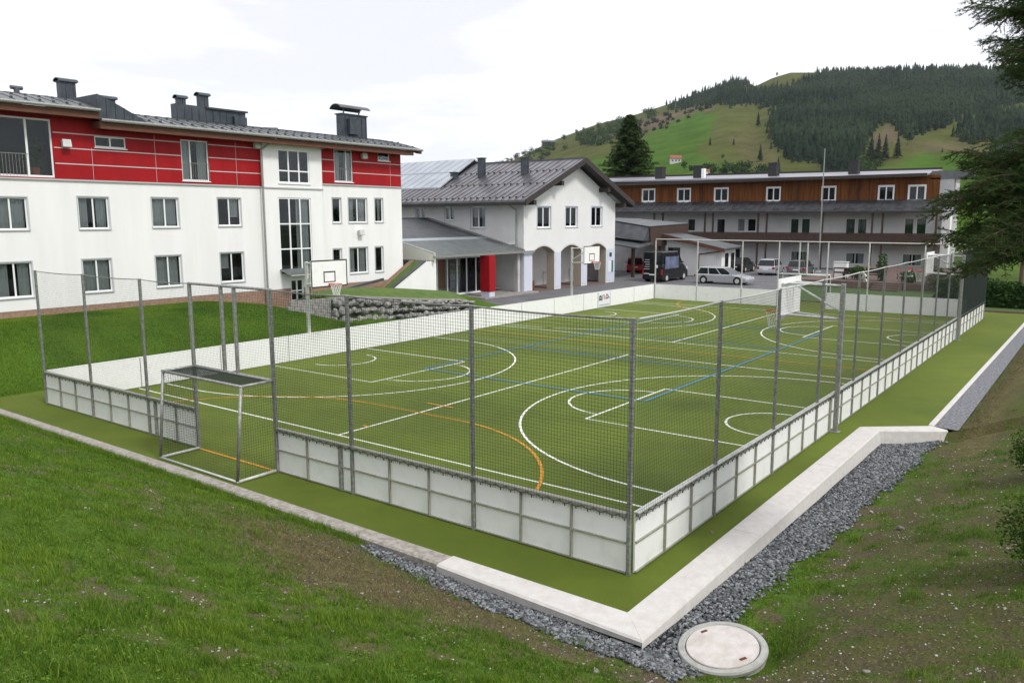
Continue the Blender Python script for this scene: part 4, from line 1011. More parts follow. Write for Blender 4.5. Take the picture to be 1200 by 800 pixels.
MB().tube((28.2, 29.8, 2.75), (28.2, 29.8, 3.36), .07, 8).tube((28.2, 29.8, 3.34), (28.2, 33.3, 4.12), .05, 6).build('louvre_frame', M['galvlight'], AN)
zz = lambda y: 3.17+(y-29.8)*.248
def slab(x0, x1, y0, y1, th, name, m_, par=None, zo=0):
    m = MB(); m.hexa([(x0, y0, zz(y0)-th+zo), (x1, y0, zz(y0)-th+zo), (x1, y1, zz(y1)-th+zo), (x0, y1, zz(y1)-th+zo), (x0, y0, zz(y0)+zo), (x1, y0, zz(y0)+zo), (x1, y1, zz(y1)+zo), (x0, y1, zz(y1)+zo)]); return m.build(name, M[m_], par or AN)
slab(28.3, 38.24, 33.9, 39.5, .15, 'roof', 'roofdark'); slab(28.3, 38.24, 33.3, 33.88, .16, 'flashing', 'rooflight', zo=.02)
slab(28.25, 38.25, 29.85, 33.28, .03, 'canopy_pane', 'canopyglass')
m = MB()
for k in range(9): x = 28.3+k*1.24; m.hexa([(x-.03, 29.85, zz(29.85)-.14), (x+.03, 29.85, zz(29.85)-.14), (x+.03, 33.3, zz(33.3)-.14), (x-.03, 33.3, zz(33.3)-.14), (x-.03, 29.85, zz(29.85)-.04), (x+.03, 29.85, zz(29.85)-.04), (x+.03, 33.3, zz(33.3)-.04), (x-.03, 33.3, zz(33.3)-.04)])
m.box(28.1, 39.4, 29.72, 29.84, 3.02, 3.16); m.build('canopy_beam', M['galv'], AN)
MB().hexa([(38.02, 29.8, 3.10), (38.2, 29.8, 3.10), (38.2, 39.5, 5.50), (38.02, 39.5, 5.50), (38.02, 29.8, 3.28), (38.2, 29.8, 3.28), (38.2, 39.5, 5.68), (38.02, 39.5, 5.68)]).build('roof_edge', M['galv'], AN)
MB().box(28.4, 38.2, 39.45, 39.6, 5.36, 5.66).build('ridge_edge', M['slate'], AN)
MB().box(28.3, 28.54, 30.24, 32.2, .0, 2.80).build('white_wall', M['plaster'], AN)
m = MB(); xs = [31.3, 32.4, 33.5, 34.55, 35.5, 36.4]
gl = MB().box(28.6, 36.5, 32.0, 32.03, .3, 2.75).build('glass_wall', M['pane'], AN)
for x in [28.7+k*1.05 for k in range(8)]: m.box(x-.035, x+.035, 31.93, 31.995, .3, 2.75)
m.box(28.6, 36.5, 31.92, 31.99, 2.76, 2.9).box(28.6, 36.5, 31.92, 31.99, .16, .29); m.build('mullion', M['frame'], gl)
MB().box(29, 38.2, 34.5, 34.6, 0, 3.5).box(29, 38.2, 32.04, 34.5, .28, .30).build('inner_wall', M['plaster_grey'], AN)
MB().box(31.6, 32.6, 32.7, 32.8, .31, 2.6).box(33.6, 35.6, 32.7, 32.8, .31, 2.6).build('inner_curtain', mat('amber_curtain', (.40, .33, .22), .9), AN)
MB().box(33.45, 34.15, 29.45, 30.3, .46, 3.0).build('red_box', M['redbox'], AN, bevel=.02)
MB().box(33.5, 34.1, 29.5, 30.25, -.05, .455).build('box_base', M['pier'], AN)
MB().box(32.8, 39.3, 29.3, 33, -.12, .10).build('entrance_slab', M['paving'], AN, bevel=.02)
MB().box(37.8, 38.1, 30.2, 30.5, .10, 3.05).build('column', M['plaster_grey'], AN)

# ---------------------------------------------------------------- gabled house with arcade
G = thing('gabled_house', (45, 30, 0), 'white gabled house with brown metal roof and an arcade of three arches', 'building')
GW = [(40.05, 41.9, 4.83, 6.48), (43.99, 45.77, 4.86, 6.5), (47.94, 49.72, 4.88, 6.54)]
gx0, gx1, ga = 38.3, 51.95, 45.3
facade('gable_wall', G, M['plaster_aged'], 'y', 30.0, gx0, gx1, 3.62, 6.95, GW, depth=.2)
MB().tri((gx0, 30, 6.95), (gx1, 30, 6.95), (ga, 30, 9.95)).build('gable_wall', M['plaster_aged'], G)
arches = [(39.4, 42.42), (43.35, 46.42), (47.35, 50.45)]
m = MB(); rv = MB(); prev = gx0
def arcz(t): return 2.93+.50*(1-(2*t-1)**2)
for a, b in arches:
    m.quad((prev, 30, -.02), (a, 30, -.02), (a, 30, 3.62), (prev, 30, 3.62)); n = 16
    for k in range(n):
        u0, u1 = a+(b-a)*k/n, a+(b-a)*(k+1)/n; z0, z1 = arcz(k/n), arcz((k+1)/n)
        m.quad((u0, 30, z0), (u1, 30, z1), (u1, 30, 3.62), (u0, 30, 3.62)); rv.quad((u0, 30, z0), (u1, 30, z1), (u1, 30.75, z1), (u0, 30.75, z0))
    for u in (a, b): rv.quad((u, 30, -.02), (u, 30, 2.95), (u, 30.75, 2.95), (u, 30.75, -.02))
    prev = b
m.quad((prev, 30, -.02), (gx1, 30, -.02), (gx1, 30, 3.62), (prev, 30, 3.62)); m.build('arcade_wall', M['plaster_aged'], G)
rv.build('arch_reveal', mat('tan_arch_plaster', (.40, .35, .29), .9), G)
m = MB()
for a, b in ((38.3, 39.3), (42.52, 43.27), (46.52, 47.27), (50.55, 51.93)): m.box(a+.02, b, 29.97, 29.995, .12, 2.93)
m.build('pier_panel', M['pier'], G)
m = MB()
for a, b in arches:
    n = 16
    for k in range(n):
        u0, u1 = a+(b-a)*k/n, a+(b-a)*(k+1)/n; m.quad((u0, 29.985, arcz(k/n)), (u1, 29.985, arcz((k+1)/n)), (u1, 29.985, arcz((k+1)/n)+.1), (u0, 29.985, arcz(k/n)+.1))
m.build('arch_trim', mat('arch_trim_stone', (.50, .48, .43), .85), G)
MB().box(38.3, 51.9, 33.2, 33.3, -.1, 3.7).box(38.2, 51.95, 30.76, 33.2, 3.63, 3.7).build('arcade_back_wall', M['plaster'], G)
MB().box(38.35, 51.9, 30.01, 33.2, -.1, .02).build('arcade_floor', M['pinkpave'], G)
m = MB()
for x in (40.6, 44.6, 48.6):
    m.tube((x, 32.6, .02), (x, 32.6, 1.25), .03, 6); m.tube((x, 32.6, 1.1), (x+1.2, 32.6, 1.1), .025, 6); m.tube((x+1.2, 32.6, .02), (x+1.2, 32.6, 1.1), .025, 6)
m.build('handrail', M['galv'], G)
MB().box(39.45, 39.85, 30.1, 31.2, .02, .85).build('wooden_box', M['brownwood'], G)
for h in GW: window(G, 'y', 30, *h, cols=2, depth=.16, curtain='left', sill='grey', fr=.09)
m = MB()
for (a, b, e, f) in GW:
    m.box(a-.09, a-.002, 29.98, 29.997, e-.06, f+.09).box(b+.002, b+.09, 29.98, 29.997, e-.06, f+.09).box(a-.002, b+.002, 29.98, 29.997, f+.002, f+.09)
m.build('window_surround', M['pier'], G)
SWn = [(33.7, 35.16, 4.83, 6.5), (36.9, 37.9, 5.42, 6.52), (40.06, 41.08, 5.4, 6.47)]
facade('side_wall', G, M['plaster_side'], 'x', 38.3, 30.0, 47, -.1, 7.0, SWn, depth=.2)  # side turned from the sun: shade painted in as darker plaster
for h in SWn: window(G, 'x', 38.3, *h, cols=2, depth=.16, curtain='both', sill='grey', fr=.09)
m = MB()
for (a, b, e, f) in SWn: m.box(38.28, 38.297, a-.1, a-.002, e-.06, f+.1).box(38.28, 38.297, b+.002, b+.1, e-.06, f+.1).box(38.28, 38.297, a-.002, b+.002, f+.002, f+.1)
m.build('window_surround', M['pier'], G)
MB().quad((51.95, 30, -.1), (51.95, 47, -.1), (51.95, 47, 7), (51.95, 30, 7)).quad((38.3, 47, -.1), (51.95, 47, -.1), (51.95, 47, 7), (38.3, 47, 7)).build('back_wall', M['plaster_grey'], G)
sl_ = .415; rt_ = 10.33
def groof(side, y0, y1, th, name, m_, par=None):
    s_ = -1 if side == 0 else 1; xe = 37.05 if side == 0 else 53.5; L_ = abs(xe-ga)
    ze = rt_-sl_*L_; m = MB()
    yr_ = 39.6 if side == 0 else y1
    m.hexa([(ga, y0, rt_-th), (xe, y0, ze-th), (xe, y1, ze-th), (ga, yr_, rt_-th), (ga, y0, rt_), (xe, y0, ze), (xe, y1, ze), (ga, yr_, rt_)])
    return m.build(name, M[m_], par or G), xe, ze
xe = 37.05; ze = rt_-sl_*(ga-xe); xv = 39.7; zv = rt_-sl_*(ga-xv)
mm_ = MB(); mm_.prism([(ga, 29.0, rt_-.16), (xv, 29.0, zv-.16), (xe, 29.0, ze-.16), (xe, 29.0, ze), (ga, 29.0, rt_)], (0, 10.45, 0))
mm_.hexa([(xv, 39.46, zv-.16), (xe, 39.46, ze-.16), (xe, 44.6, ze-.16), (xv, 44.6, zv-.16), (xv, 39.46, zv), (xe, 39.46, ze), (xe, 44.6, ze), (xv, 44.6, zv)])
mm_.hexa([(ga, 39.455, rt_-.16), (xv, 39.455, zv-.16), (xv+.4, 39.6, zv), (ga, 40.5, rt_-.16), (ga, 39.455, rt_), (xv, 39.455, zv), (xv+.4, 39.6, zv+.16), (ga, 40.5, rt_)])
rl = mm_.build('roof', M['roofbrown'], G)
m = MB()
for y in np.arange(29.3, 44.1, .62):
    tt = 1.0 if y < 39.5 else .32; ax, az_ = xe+(ga-xe)*tt, ze+(rt_-ze)*tt
    a = (ax, y-.015, az_); b = (ax, y+.015, az_); c_ = (xe, y+.015, ze); d_ = (xe, y-.015, ze); m.hexa([a, b, c_, d_, (a[0], a[1], a[2]+.05), (b[0], b[1], b[2]+.05), (c_[0], c_[1], c_[2]+.05), (d_[0], d_[1], d_[2]+.05)])
m.build('roof_seam', M['roofbrown'], rl)
m = MB()
for y in np.arange(29.4, 43.9, .62):
    for t in (.04, .36, .68):
        if y > 39.5 and t > .32: continue
        x = xe+(ga-xe)*t; z = ze+(rt_-ze)*t; m.box(x, x+.06, y-.08, y+.08, z+.0, z+.12)
m.build('snow_guard', M['black'], rl)
rr_, xe2, ze2 = groof(1, 29.0, 39.6, .16, 'roof', 'roofbrown')
MB().box(ga-.12, ga+.12, 28.98, 39.6, rt_-.02, rt_+.08).build('ridge_cap', M['roofgrey'], rl)
m = MB()
for xe_, ze_ in ((xe, ze), (xe2, ze2)):
    m.hexa([(ga, 28.90, rt_-.42), (xe_, 28.90, ze_-.42), (xe_, 28.97, ze_-.42), (ga, 28.97, rt_-.42), (ga, 28.90, rt_+.03), (xe_, 28.90, ze_+.03), (xe_, 28.97, ze_+.03), (ga, 28.97, rt_+.03)])
    m.hexa([(ga, 28.98, rt_-.24), (xe_, 28.98, ze_-.24), (xe_, 29.95, ze_-.24), (ga, 29.95, rt_-.24), (ga, 29.03, rt_-.165), (xe_, 29.03, ze_-.165), (xe_, 29.95, ze_-.165), (ga, 29.95, rt_-.165)])
    m.box(xe_-.05, xe_+.05, 29, 44.2 if xe_ < 45 else 39.6, ze_-.38, ze_-.165)
for x, z in ((38.5, 6.9), (52.1, 6.85), (42.2, 8.42), (49.3, 8.1)): m.box(x-.18, x+.18, 29.1, 30.0, z-.35, z)
m.build('verge_board', M['blackwood'], G)
# soffit along the left eave
MB().hexa([(37.1, 30, 6.68), (38.28, 30, 6.95), (38.28, 44.2, 6.95), (37.1, 44.2, 6.68), (37.1, 30, 6.72), (38.28, 30, 7.0), (38.28, 44.2, 7.0), (37.1, 44.2, 6.72)]).build('soffit', M['blackwood'], G)
MB().tube((38.15, 30.6, .1), (38.15, 30.6, 6.2), .06, 8).tube((38.15, 30.6, 6.2), (37.2, 31.0, 6.75), .06, 8).build('downpipe', M['galv'], G)
for x, y, z, h in ((42.0, 40.0, 8.2, 1.2), (42.0, 37.0, 8.7, 1.75), (42.3, 32.8, 9.0, 1.3)): chimney(x-.22, x+.22, y-.26, y+.26, z, z+h, G, 'flat', 'slate')
MB().box(51.0, 51.35, 29.94, 29.968, 2.25, 2.6).build('number_plate', M['sign_dark'], G)
nb_ = MB().box(50.75, 51.3, 29.93, 29.968, .9, 1.85).build('notice_board', M['sign_face'], G); MB().box(51.31, 51.6, 29.93, 29.968, .9, 1.9).build('notice_board', M['sign_teal'], G)

# big pale metal roof behind
BR = thing('hall', (46, 52, 0), 'hall with a broad light grey metal roof behind the gabled house', 'building')
MB().box(40.2, 51.5, 44.7, 62, 0, 7.9).build('wall', M['plaster_grey'], BR)
bz_ = lambda x: 8.14+(x-39.75)*.475
m = MB(); m.hexa([(39.75, 39.62, bz_(39.75)-.12), (45.4, 40.55, bz_(45.4)-.12), (45.4, 62, bz_(45.4)-.12), (39.75, 62, bz_(39.75)-.12), (39.75, 39.62, bz_(39.75)), (45.4, 40.55, bz_(45.4)), (45.4, 62, bz_(45.4)), (39.75, 62, bz_(39.75))])
m.hexa([(45.41, 40.6, bz_(45.4)-.12), (52, 40.6, 7.9), (52, 62, 7.9), (45.41, 62, bz_(45.4)-.12), (45.41, 40.6, bz_(45.4)), (52, 40.6, 8.02), (52, 62, 8.02), (45.41, 62, bz_(45.4))]); r_ = m.build('roof', M['rooflight'], BR)
m = MB()
for y in np.arange(40.8, 62, .95): m.hexa([(39.8, y-.02, bz_(39.8)), (45.3, y-.02, bz_(45.3)), (45.3, y+.02, bz_(45.3)), (39.8, y+.02, bz_(39.8)), (39.8, y-.02, bz_(39.8)+.05), (45.3, y-.02, bz_(45.3)+.05), (45.3, y+.02, bz_(45.3)+.05), (39.8, y+.02, bz_(39.8)+.05)])
m.box(42.6, 42.68, 40.3, 62, bz_(42.6), bz_(42.6)+.06)
m.build('roof_seam', M['rooflight'], r_)

# ---------------------------------------------------------------- long timber-clad house
T = thing('guest_house', (83, 28, 0), 'long three-storey house with larch-clad top floor and dark timber balcony', 'building')
TW = [(42.0, 43.75), (37.15, 38.85), (32.3, 34.0), (26.05, 27.6), (19.9, 21.35), (13.95, 15.45), (10.9, 12.5)]
facade('timber_wall', T, M['wood'], 'x', 83.0, 9.6, 52, 7.4, 9.9, [(a, b, 7.72-.004*(44-a)*3, 9.25-.004*(44-a)*3) for a, b in TW], depth=.1)
for a, b in TW:
    z = -.012*(44-a); window(T, 'x', 83.0, a, b, 7.72+z, 9.25+z, cols=2, depth=.04, sill=False, fr=.10)
    m = MB(); m.box(82.93, 82.985, a-.07, a-.001, 7.6+z, 9.35+z).box(82.93, 82.985, b+.001, b+.07, 7.6+z, 9.35+z).box(82.93, 82.985, a, b, 9.252+z, 9.35+z).box(82.93, 82.985, a, b, 7.6+z, 7.718+z); m.build('window_casing', M['frame'], T)
m = MB()
for y in (35.6, 17.5, 24.0): m.tube((82.9, y, 7.4), (82.9, y, 9.9), .06, 6)
m.build('downpipe', M['blackwood'], T)
m = MB(); m.hexa([(81.6, 10.6, 9.78), (90, 10.6, 10.65), (90, 53, 11.05), (81.6, 53, 10.25), (81.6, 10.6, 9.95), (90, 10.6, 10.82), (90, 53, 11.22), (81.6, 53, 10.42)])
rf3 = m.build('roof', mat('mauve_grey_metal_roof', (.27, .265, .30), .42, .4, c2=(.21, .21, .24), scale=.5), T)
MB().hexa([(89.8, 10.6, 10.8), (90.1, 10.6, 10.8), (90.1, 53, 11.2), (89.8, 53, 11.2), (89.8, 10.6, 11.0), (90.1, 10.6, 11.0), (90.1, 53, 11.4), (89.8, 53, 11.4)]).build('ridge_cap', M['blackwood'], rf3)
MB().box(81.5, 81.6, 10.6, 53, 9.72, 10.05).build('fascia', M['blackwood'], rf3)
MB().hexa([(83, 10, 9.9), (90, 10, 10.4), (90, 52, 10.9), (83, 52, 9.9), (83, 10, 9.92), (90, 10, 10.6), (90, 52, 11.0), (83, 52, 10.2)]).build('upper_wall', M['wood'], T)
m = MB(); m.box(83, 86, 6.7, 10.55, 9.45, 9.6); m.box(83.2, 86, 6.75, 10.5, 9.6, 10.3); m.build('side_roof', M['roofgrey'], T)
MB().box(83.05, 84, 8.3, 9.55, 0, 9.45).build('stair_tower_wall', M['plaster_grey'], T)
# lower roof over the balcony
m = MB(); m.hexa([(80.0, 8.9, 6.12), (83.0, 8.9, 7.32), (83.0, 53, 7.5), (80.0, 53, 6.4), (80.0, 8.9, 6.24), (83.0, 8.9, 7.42), (83.0, 53, 7.62), (80.0, 53, 6.52)]); r4 = m.build('balcony_roof', M['roofdark'], T)
m = MB(); seams(m, lambda u, t: (80.0+3.0*t, u, 6.24+(u-8.9)*.0063+1.18*t), np.arange(9.2, 52, .8), w=.05, h=.06)
for y in np.arange(9.2, 52, 1.6): m.box(80.3, 80.36, y, y+.5, 6.36+(y-8.9)*.0063, 6.55+(y-8.9)*.0063)
m.build('roof_seam', M['roofdark'], r4)
MB().hexa([(79.92, 8.9, 6.0), (79.99, 8.9, 6.0), (79.99, 53, 6.28), (79.92, 53, 6.28), (79.92, 8.9, 6.2), (79.99, 8.9, 6.2), (79.99, 53, 6.48), (79.92, 53, 6.48)]).build('fascia', M['blackwood'], r4)
UD = [(36.4, 37.4, 4.0), (32.55, 33.6, 2.95), (30.1, 31.0, 4.0), (28.75, 29.75, 4.0), (23.75, 24.7, 2.95), (22.5, 23.45, 2.95), (17.65, 18.65, 2.95), (16.45, 17.4, 2.95), (11.8, 12.7, 2.95), (10.6, 11.55, 2.95)]
facade('upper_wall', T, M['plaster_side'], 'x', 83.0, 8.0, 52, 2.9, 7.35, [(a, b, max(z, 2.95), 5.48) for a, b, z in UD], depth=.15)
for k, (a, b, z) in enumerate(UD): 
    wd = window(T, 'x', 83.0, a, b, z, 5.48, cols=1, sill=False, depth=.1, fr=.05, name='window' if z > 3.5 else 'balcony_door')
    if k >= 4:
        m = MB(); m.box(83.13, 83.16, a+.05, b-.05, z+.1, 5.4); m.build('roller_blind', M['curtaindark'], wd)
    if k == 2: MB().box(83.13, 83.16, a+.05, b-.05, z+.1, 5.4).build('roller_blind', M['curtain'], wd)
GD = [(36.2, 37.2, .1, 2.2), (33.8, 34.7, .1, 2.2), (30.5, 31.5, .1, 2.2), (22.66, 24.5, .4, 1.8), (16.5, 18.45, .5, 1.75), (10.8, 12.7, .5, 1.75)]
facade('ground_wall', T, M['plaster_side'], 'x', 83.0, 8.0, 52, 0, 2.88, GD, depth=.15)
for k, h in enumerate(GD): window(T, 'x', 83.0, *h, cols=1 if h[2] < .2 else 2, sill=False, depth=.1, fr=.06, name='door' if h[2] < .2 else 'window', curtain=None if k < 3 else 'both')
MB().box(80.3, 83, 9.0, 52, 2.72, 2.88).build('balcony_floor', M['darkwood'], T)
bl = MB().box(80.2, 80.28, 8.95, 52, 2.75, 3.85).build('balustrade', M['darkwood'], T)
m = MB(); m.box(80.16, 80.31, 8.9, 52, 3.86, 3.96)
for y in np.arange(9.4, 51, .9): m.box(80.14, 80.19, y-.03, y+.03, 2.7, 3.85)
m.build('balustrade_cap', M['darkwood'], bl)
for y in (51, 46.4, 40.7, 39.5, 34.0, 33.0, 27.55, 26.55, 20.4, 15.3, 14.3, 9.25):
    MB().box(80.3, 80.48, y-.09, y+.09, 3.0, 6.3).box(80.3, 80.48, y-.09, y+.09, 0, 2.71).build('balcony_post', M['darkwood'], T)
MB().box(81.9, 83.1, 8.25, 9.0, 0, 6.1).build('end_wall', M['plaster'], T)
MB().quad((83, 52, 0), (95, 52, 0), (95, 52, 9.9), (83, 52, 9.9)).quad((84, 9.5, 0), (95, 9.5, 0), (95, 9.5, 9.4), (84, 9.5, 9.4)).quad((95, 9.5, 0), (95, 52, 0), (95, 52, 9.9), (95, 9.5, 9.9)).build('back_wall', M['plaster_grey'], T)
for y, z, k in ((42.3, 10.4, .5), (36.9, 10.35, .6), (27.6, 10.3, .5), (18.6, 10.2, .5)): chimney(85-k, 85+k, y-k, y+k, z, z+1.6, T, 'flat', 'black')
MB().box(84.0, 84.6, 35.9, 36.25, 10.4, 11.6).build('white_vent', M['frame'], T)

# ---------------------------------------------------------------- carport, porch and shed in the yard
K = thing('carport', (60, 31, 0), 'carport with dark hipped metal roof and brown boarded end in the yard', 'carport')
m = MB(); m.hexa([(58.2, 30.5, 3.45), (68, 30.5, 3.6), (68, 36.5, 3.9), (58.2, 36.5, 4.2), (59.3, 30.5, 4.74), (68, 30.5, 4.98), (68, 36.5, 5.5), (59.3, 36.5, 5.62)]); rk = m.build('roof', M['roofdark'], K)
MB().hexa([(59.3, 30.45, 4.70), (68, 30.45, 4.94), (68, 36.5, 5.46), (59.3, 36.5, 5.58), (59.2, 30.4, 4.80), (68.1, 30.4, 5.04), (68.1, 36.5, 5.56), (59.2, 36.5, 5.68)]).build('roof_top', M['roofgrey'], rk)
MB().hexa([(59.6, 30.38, 2.9), (68, 30.38, 2.9), (68, 30.47, 2.9), (59.6, 30.47, 2.9), (59.35, 30.38, 4.66), (68, 30.38, 4.90), (68, 30.47, 4.90), (59.35, 30.47, 4.66)]).build('end_wall', M['darkwood'], K)
MB().hexa([(56.4, 30.1, 2.72), (59.4, 30.1, 3.1), (59.4, 38, 4.0), (56.4, 38, 3.7), (56.4, 30.1, 2.86), (59.4, 30.1, 3.26), (59.4, 38, 4.15), (56.4, 38, 3.85)]).build('porch_roof', M['roofgrey'], K)
for x, y in ((56.6, 33.0), (57.6, 31.2), (62, 30.6)): MB().box(x-.13, x+.13, y-.13, y+.13, 0, 2.85).build('post', M['darkwood'], K)
MB().box(66, 66.2, 29, 42, 0, 3.6).build('back_wall', M['plaster_grey'], K)
MB().box(54, 56, 33.0, 38, 0, 3.2).build('side_room', M['plaster_aged'], K)
S_ = thing('shed', (64, 27, 0), 'low white shed with a slanting grey roof behind the parked van', 'shed')
MB().hexa([(63, 24.6, 0), (63.15, 24.6, 0), (63.15, 30.5, 0), (63, 30.5, 0), (63, 24.6, 2.55), (63.15, 24.6, 2.55), (63.15, 30.5, 3.5), (63, 30.5, 3.5)]).box(63.16, 66.4, 24.6, 24.75, 0, 2.5).build('wall', M['plaster'], S_)
MB().hexa([(62, 23.9, 2.55), (66.5, 23.9, 2.65), (66.5, 30.6, 3.95), (62, 30.6, 3.95), (62, 23.9, 2.72), (66.5, 23.9, 2.82), (66.5, 30.6, 4.12), (62, 30.6, 4.12)]).build('roof', M['roofgrey'], S_)
MB().hexa([(61.9, 23.9, 2.38), (61.98, 23.9, 2.38), (61.98, 30.6, 3.78), (61.9, 30.6, 3.78), (61.9, 23.9, 2.68), (61.98, 23.9, 2.68), (61.98, 30.6, 4.08), (61.9, 30.6, 4.08)]).build('verge_board', M['brownwood'], S_)
MB().box(62.96, 62.99, 25.2, 26.1, 0, 2.05).build('door', M['frame'], S_); MB().box(62.96, 62.99, 28.9, 30.2, 1.9, 2.7).build('window', M['carglass'], S_)
m = MB()
for x in (63.8, 65.3): m.box(x, x+.8, 24.56, 24.59, .6, 2.2)
m.build('window', M['carglass'], S_)
MB().tube((62.9, 26.9, 0), (62.9, 26.9, 2.1), .05, 6).tube((62.9, 26.9, 2.1), (62.4, 24.4, 2.45), .05, 6).build('downpipe', M['brownwood'], S_)

# ---------------------------------------------------------------- vehicles
def wheel(parent, x, y, r, side):
    MB().tube((x, y, r), (x, y+side*.2, r), r, 18).build('wheel', M['tyre'], parent)
    wobj = list(parent.children)[-1]
    return wobj
def car(name, loc, yaw, L_, W_, Hh, paint, label, cat='car', style='hatch', lamps=True):
    """built around its own origin facing +x, then placed"""
    t = thing(name, (0, 0, 0), label, cat, 'vehicles in the yard')
    w = W_/2; belt = Hh*.60; zl = .20
    if style == 'van': prof = [(-L_/2, .35), (-L_/2, Hh*.5), (-L_/2+.03, belt), (L_/2-1.15, belt), (L_/2-.2, Hh*.42), (L_/2, Hh*.30), (L_/2, .3), (L_/2-.1, zl), (-L_/2+.1, zl)]
    else: prof = [(-L_/2, .38), (-L_/2+.02, belt*.72), (-L_/2+.1, belt), (L_/2-1.25, belt), (L_/2-.35, belt*.83), (L_/2-.04, belt*.62), (L_/2, .36), (L_/2-.08, zl), (-L_/2+.08, zl)]
    m = MB(); n = len(prof)
    for yy, k in ((-w, .96), (-w*.97, 1), (w*.97, 1), (w, .96)):
        pass
    # body lofted across the width: edges slightly narrower
    rows = [(-w, .93), (-w*.93, 1.0), (w*.93, 1.0), (w, .93)]
    for yy, k in rows:
        for x, z in prof: m.v.append((x*(.985 if abs(yy) == w else 1), yy, z*(k if z > .5 else 1)))
    for r_ in range(3):
        for k in range(n): m.f.append((r_*n+k, r_*n+(k+1) % n, (r_+1)*n+(k+1) % n, (r_+1)*n+k))
    m.f.append(tuple(range(n-1, -1, -1))); m.f.append(tuple(3*n+k for k in range(n)))
    body = m.build('body', M[paint], t, bevel=.03)
    # greenhouse
    if style == 'van': b0, b1, r0, r1 = -L_/2+.04, L_/2-1.1, -L_/2+.12, L_/2-1.95
    elif style == 'wagon': b0, b1, r0, r1 = -L_/2+.08, L_/2-1.15, -L_/2+.42, L_/2-2.05
    else: b0, b1, r0, r1 = -L_/2+.1, L_/2-1.05, -L_/2+.35, L_/2-1.9
    wt = w*(.93 if style == 'van' else .80); wb = w*.92; zb = belt*.985; zt = Hh-.04
    cab = MB().hexa([(b0, -wb, zb), (b1, -wb, zb), (b1, wb, zb), (b0, wb, zb), (r0, -wt, zt), (r1, -wt, zt), (r1, wt, zt), (r0, wt, zt)])
    cab.build('window_glass', M['carglass'], t)
    m = MB(); e = .012
    m.hexa([(r0-.04, -wt-e, zt-.03), (r1+.04, -wt-e, zt-.03), (r1+.04, wt+e, zt-.03), (r0-.04, wt+e, zt-.03), (r0+.06, -wt+.1, Hh+.02), (r1-.1, -wt+.1, Hh+.02), (r1-.1, wt-.1, Hh+.02), (r0+.06, wt-.1, Hh+.02)])
    m.build('roof', M[paint], t, bevel=.02)
    m = MB(); P = lambda u, s_, v: Vector((b0+(b1-b0)*u+((r0+(r1-r0)*u)-(b0+(b1-b0)*u))*v, s_*((wb+(wt-wb)*v)+e), zb+(zt-zb)*v))
    for s_ in (-1, 1):
        for u0, u1 in (((0, .04), (.33, .36), (.64, .67), (.965, 1)) if style != 'van' else ((0, .62), (.76, .79), (.965, 1))):
            a, b, c_, d = P(u0, s_, 0), P(u1, s_, 0), P(u1, s_, 1), P(u0, s_, 1); o = Vector((0, -s_*.03, 0)); m.hexa([a, b, b+o, a+o, d, c_, c_+o, d+o])
    if style == 'van':
        m.box(-L_/2-.0, -L_/2+.05, -wb, wb, zb, Hh*.69)
        m.hexa([(b0-.012, -.05, zb), (b0+.03, -.05, zb), (b0+.03, .05, zb), (b0-.012, .05, zb), (r0-.012, -.05, zt), (r0+.03, -.05, zt), (r0+.03, .05, zt), (r0-.012, .05, zt)])
    m.build('pillar', M[paint], t)
    r = .31 if style != 'van' else .34
    for x in (-L_/2+.85, L_/2-.85):
        for s_ in (-1, 1):
            wh = MB().tube((x, s_*(w-.2), r), (x, s_*(w+.012), r), r, 18).build('wheel', M['tyre'], t)
            MB().tube((x, s_*(w+.013), r), (x, s_*(w+.022), r), r*.62, 14).build('rim', M['galvlight'], wh)
            m = MB(); m.tube((x, s_*(w-.3), r+.02), (x, s_*(w+.006), r+.02), r*1.16, 18); m.build('wheel_arch', M['tyre'], t)
    zlp = belt*.80
    for s_ in (-1, 1):
        if style == 'van': MB().box(-L_/2-.015, -L_/2+.1, s_*(w-.17), s_*(w-.01), .62, 1.12).build('tail_lamp', M['lampred'], t)
        else: MB().box(-L_/2-.012, -L_/2+.12, s_*(w-.24), s_*(w-.01), zlp-.14, zlp+.10).build('tail_lamp', M['lampred'], t)
        MB().hexa([(L_/2-.42, s_*(w-.4), belt*.60), (L_/2+.0, s_*(w-.4), belt*.60), (L_/2+.0, s_*(w-.02), belt*.60), (L_/2-.42, s_*(w+.005), belt*.60), (L_/2-.42, s_*(w-.4), belt*.78), (L_/2-.06, s_*(w-.4), belt*.72), (L_/2-.06, s_*(w-.04), belt*.72), (L_/2-.42, s_*(w+.005), belt*.78)]).build('headlight', M['lampclear'], t)
        MB().box(L_/2-1.5, L_/2-1.35, s_*(w+.01), s_*(w+.16), belt+.02, belt+.14).build('wing_mirror', M[paint], t)
    MB().box(-L_/2-.06, -L_/2+.05, -w*.95, w*.95, .26, .50).box(L_/2-.05, L_/2+.05, -w*.95, w*.95, .24, .46).build('bumper', M['cardark' if style == 'van' else paint], t, bevel=.02)
    MB().box(-L_/2-.075, -L_/2-.0605, -.26, .26, .54 if style != 'van' else .6, .65 if style != 'van' else .71).build('number_plate', M['frame'], t)
    t.location = loc; t.rotation_euler = (0, 0, yaw); return t
van = car('van', (56.0, 27.0, 0), 0.0, 5.2, 1.98, 2.62, 'carblack', 'tall black van with pale stripes of lettering on its rear doors', 'van', 'van')
m = MB()
for k in range(5): m.box(-2.648, -2.612, .28, .28+.52-.06*(k % 3), .80+.20*k+.32, .83+.20*k+.32)
m.box(-2.648, -2.612, .3, .8, .70, .76).box(-2.648, -2.612, -.52, -.30, 1.25, 1.5)
m.build('door_lettering', M['frame'], van)
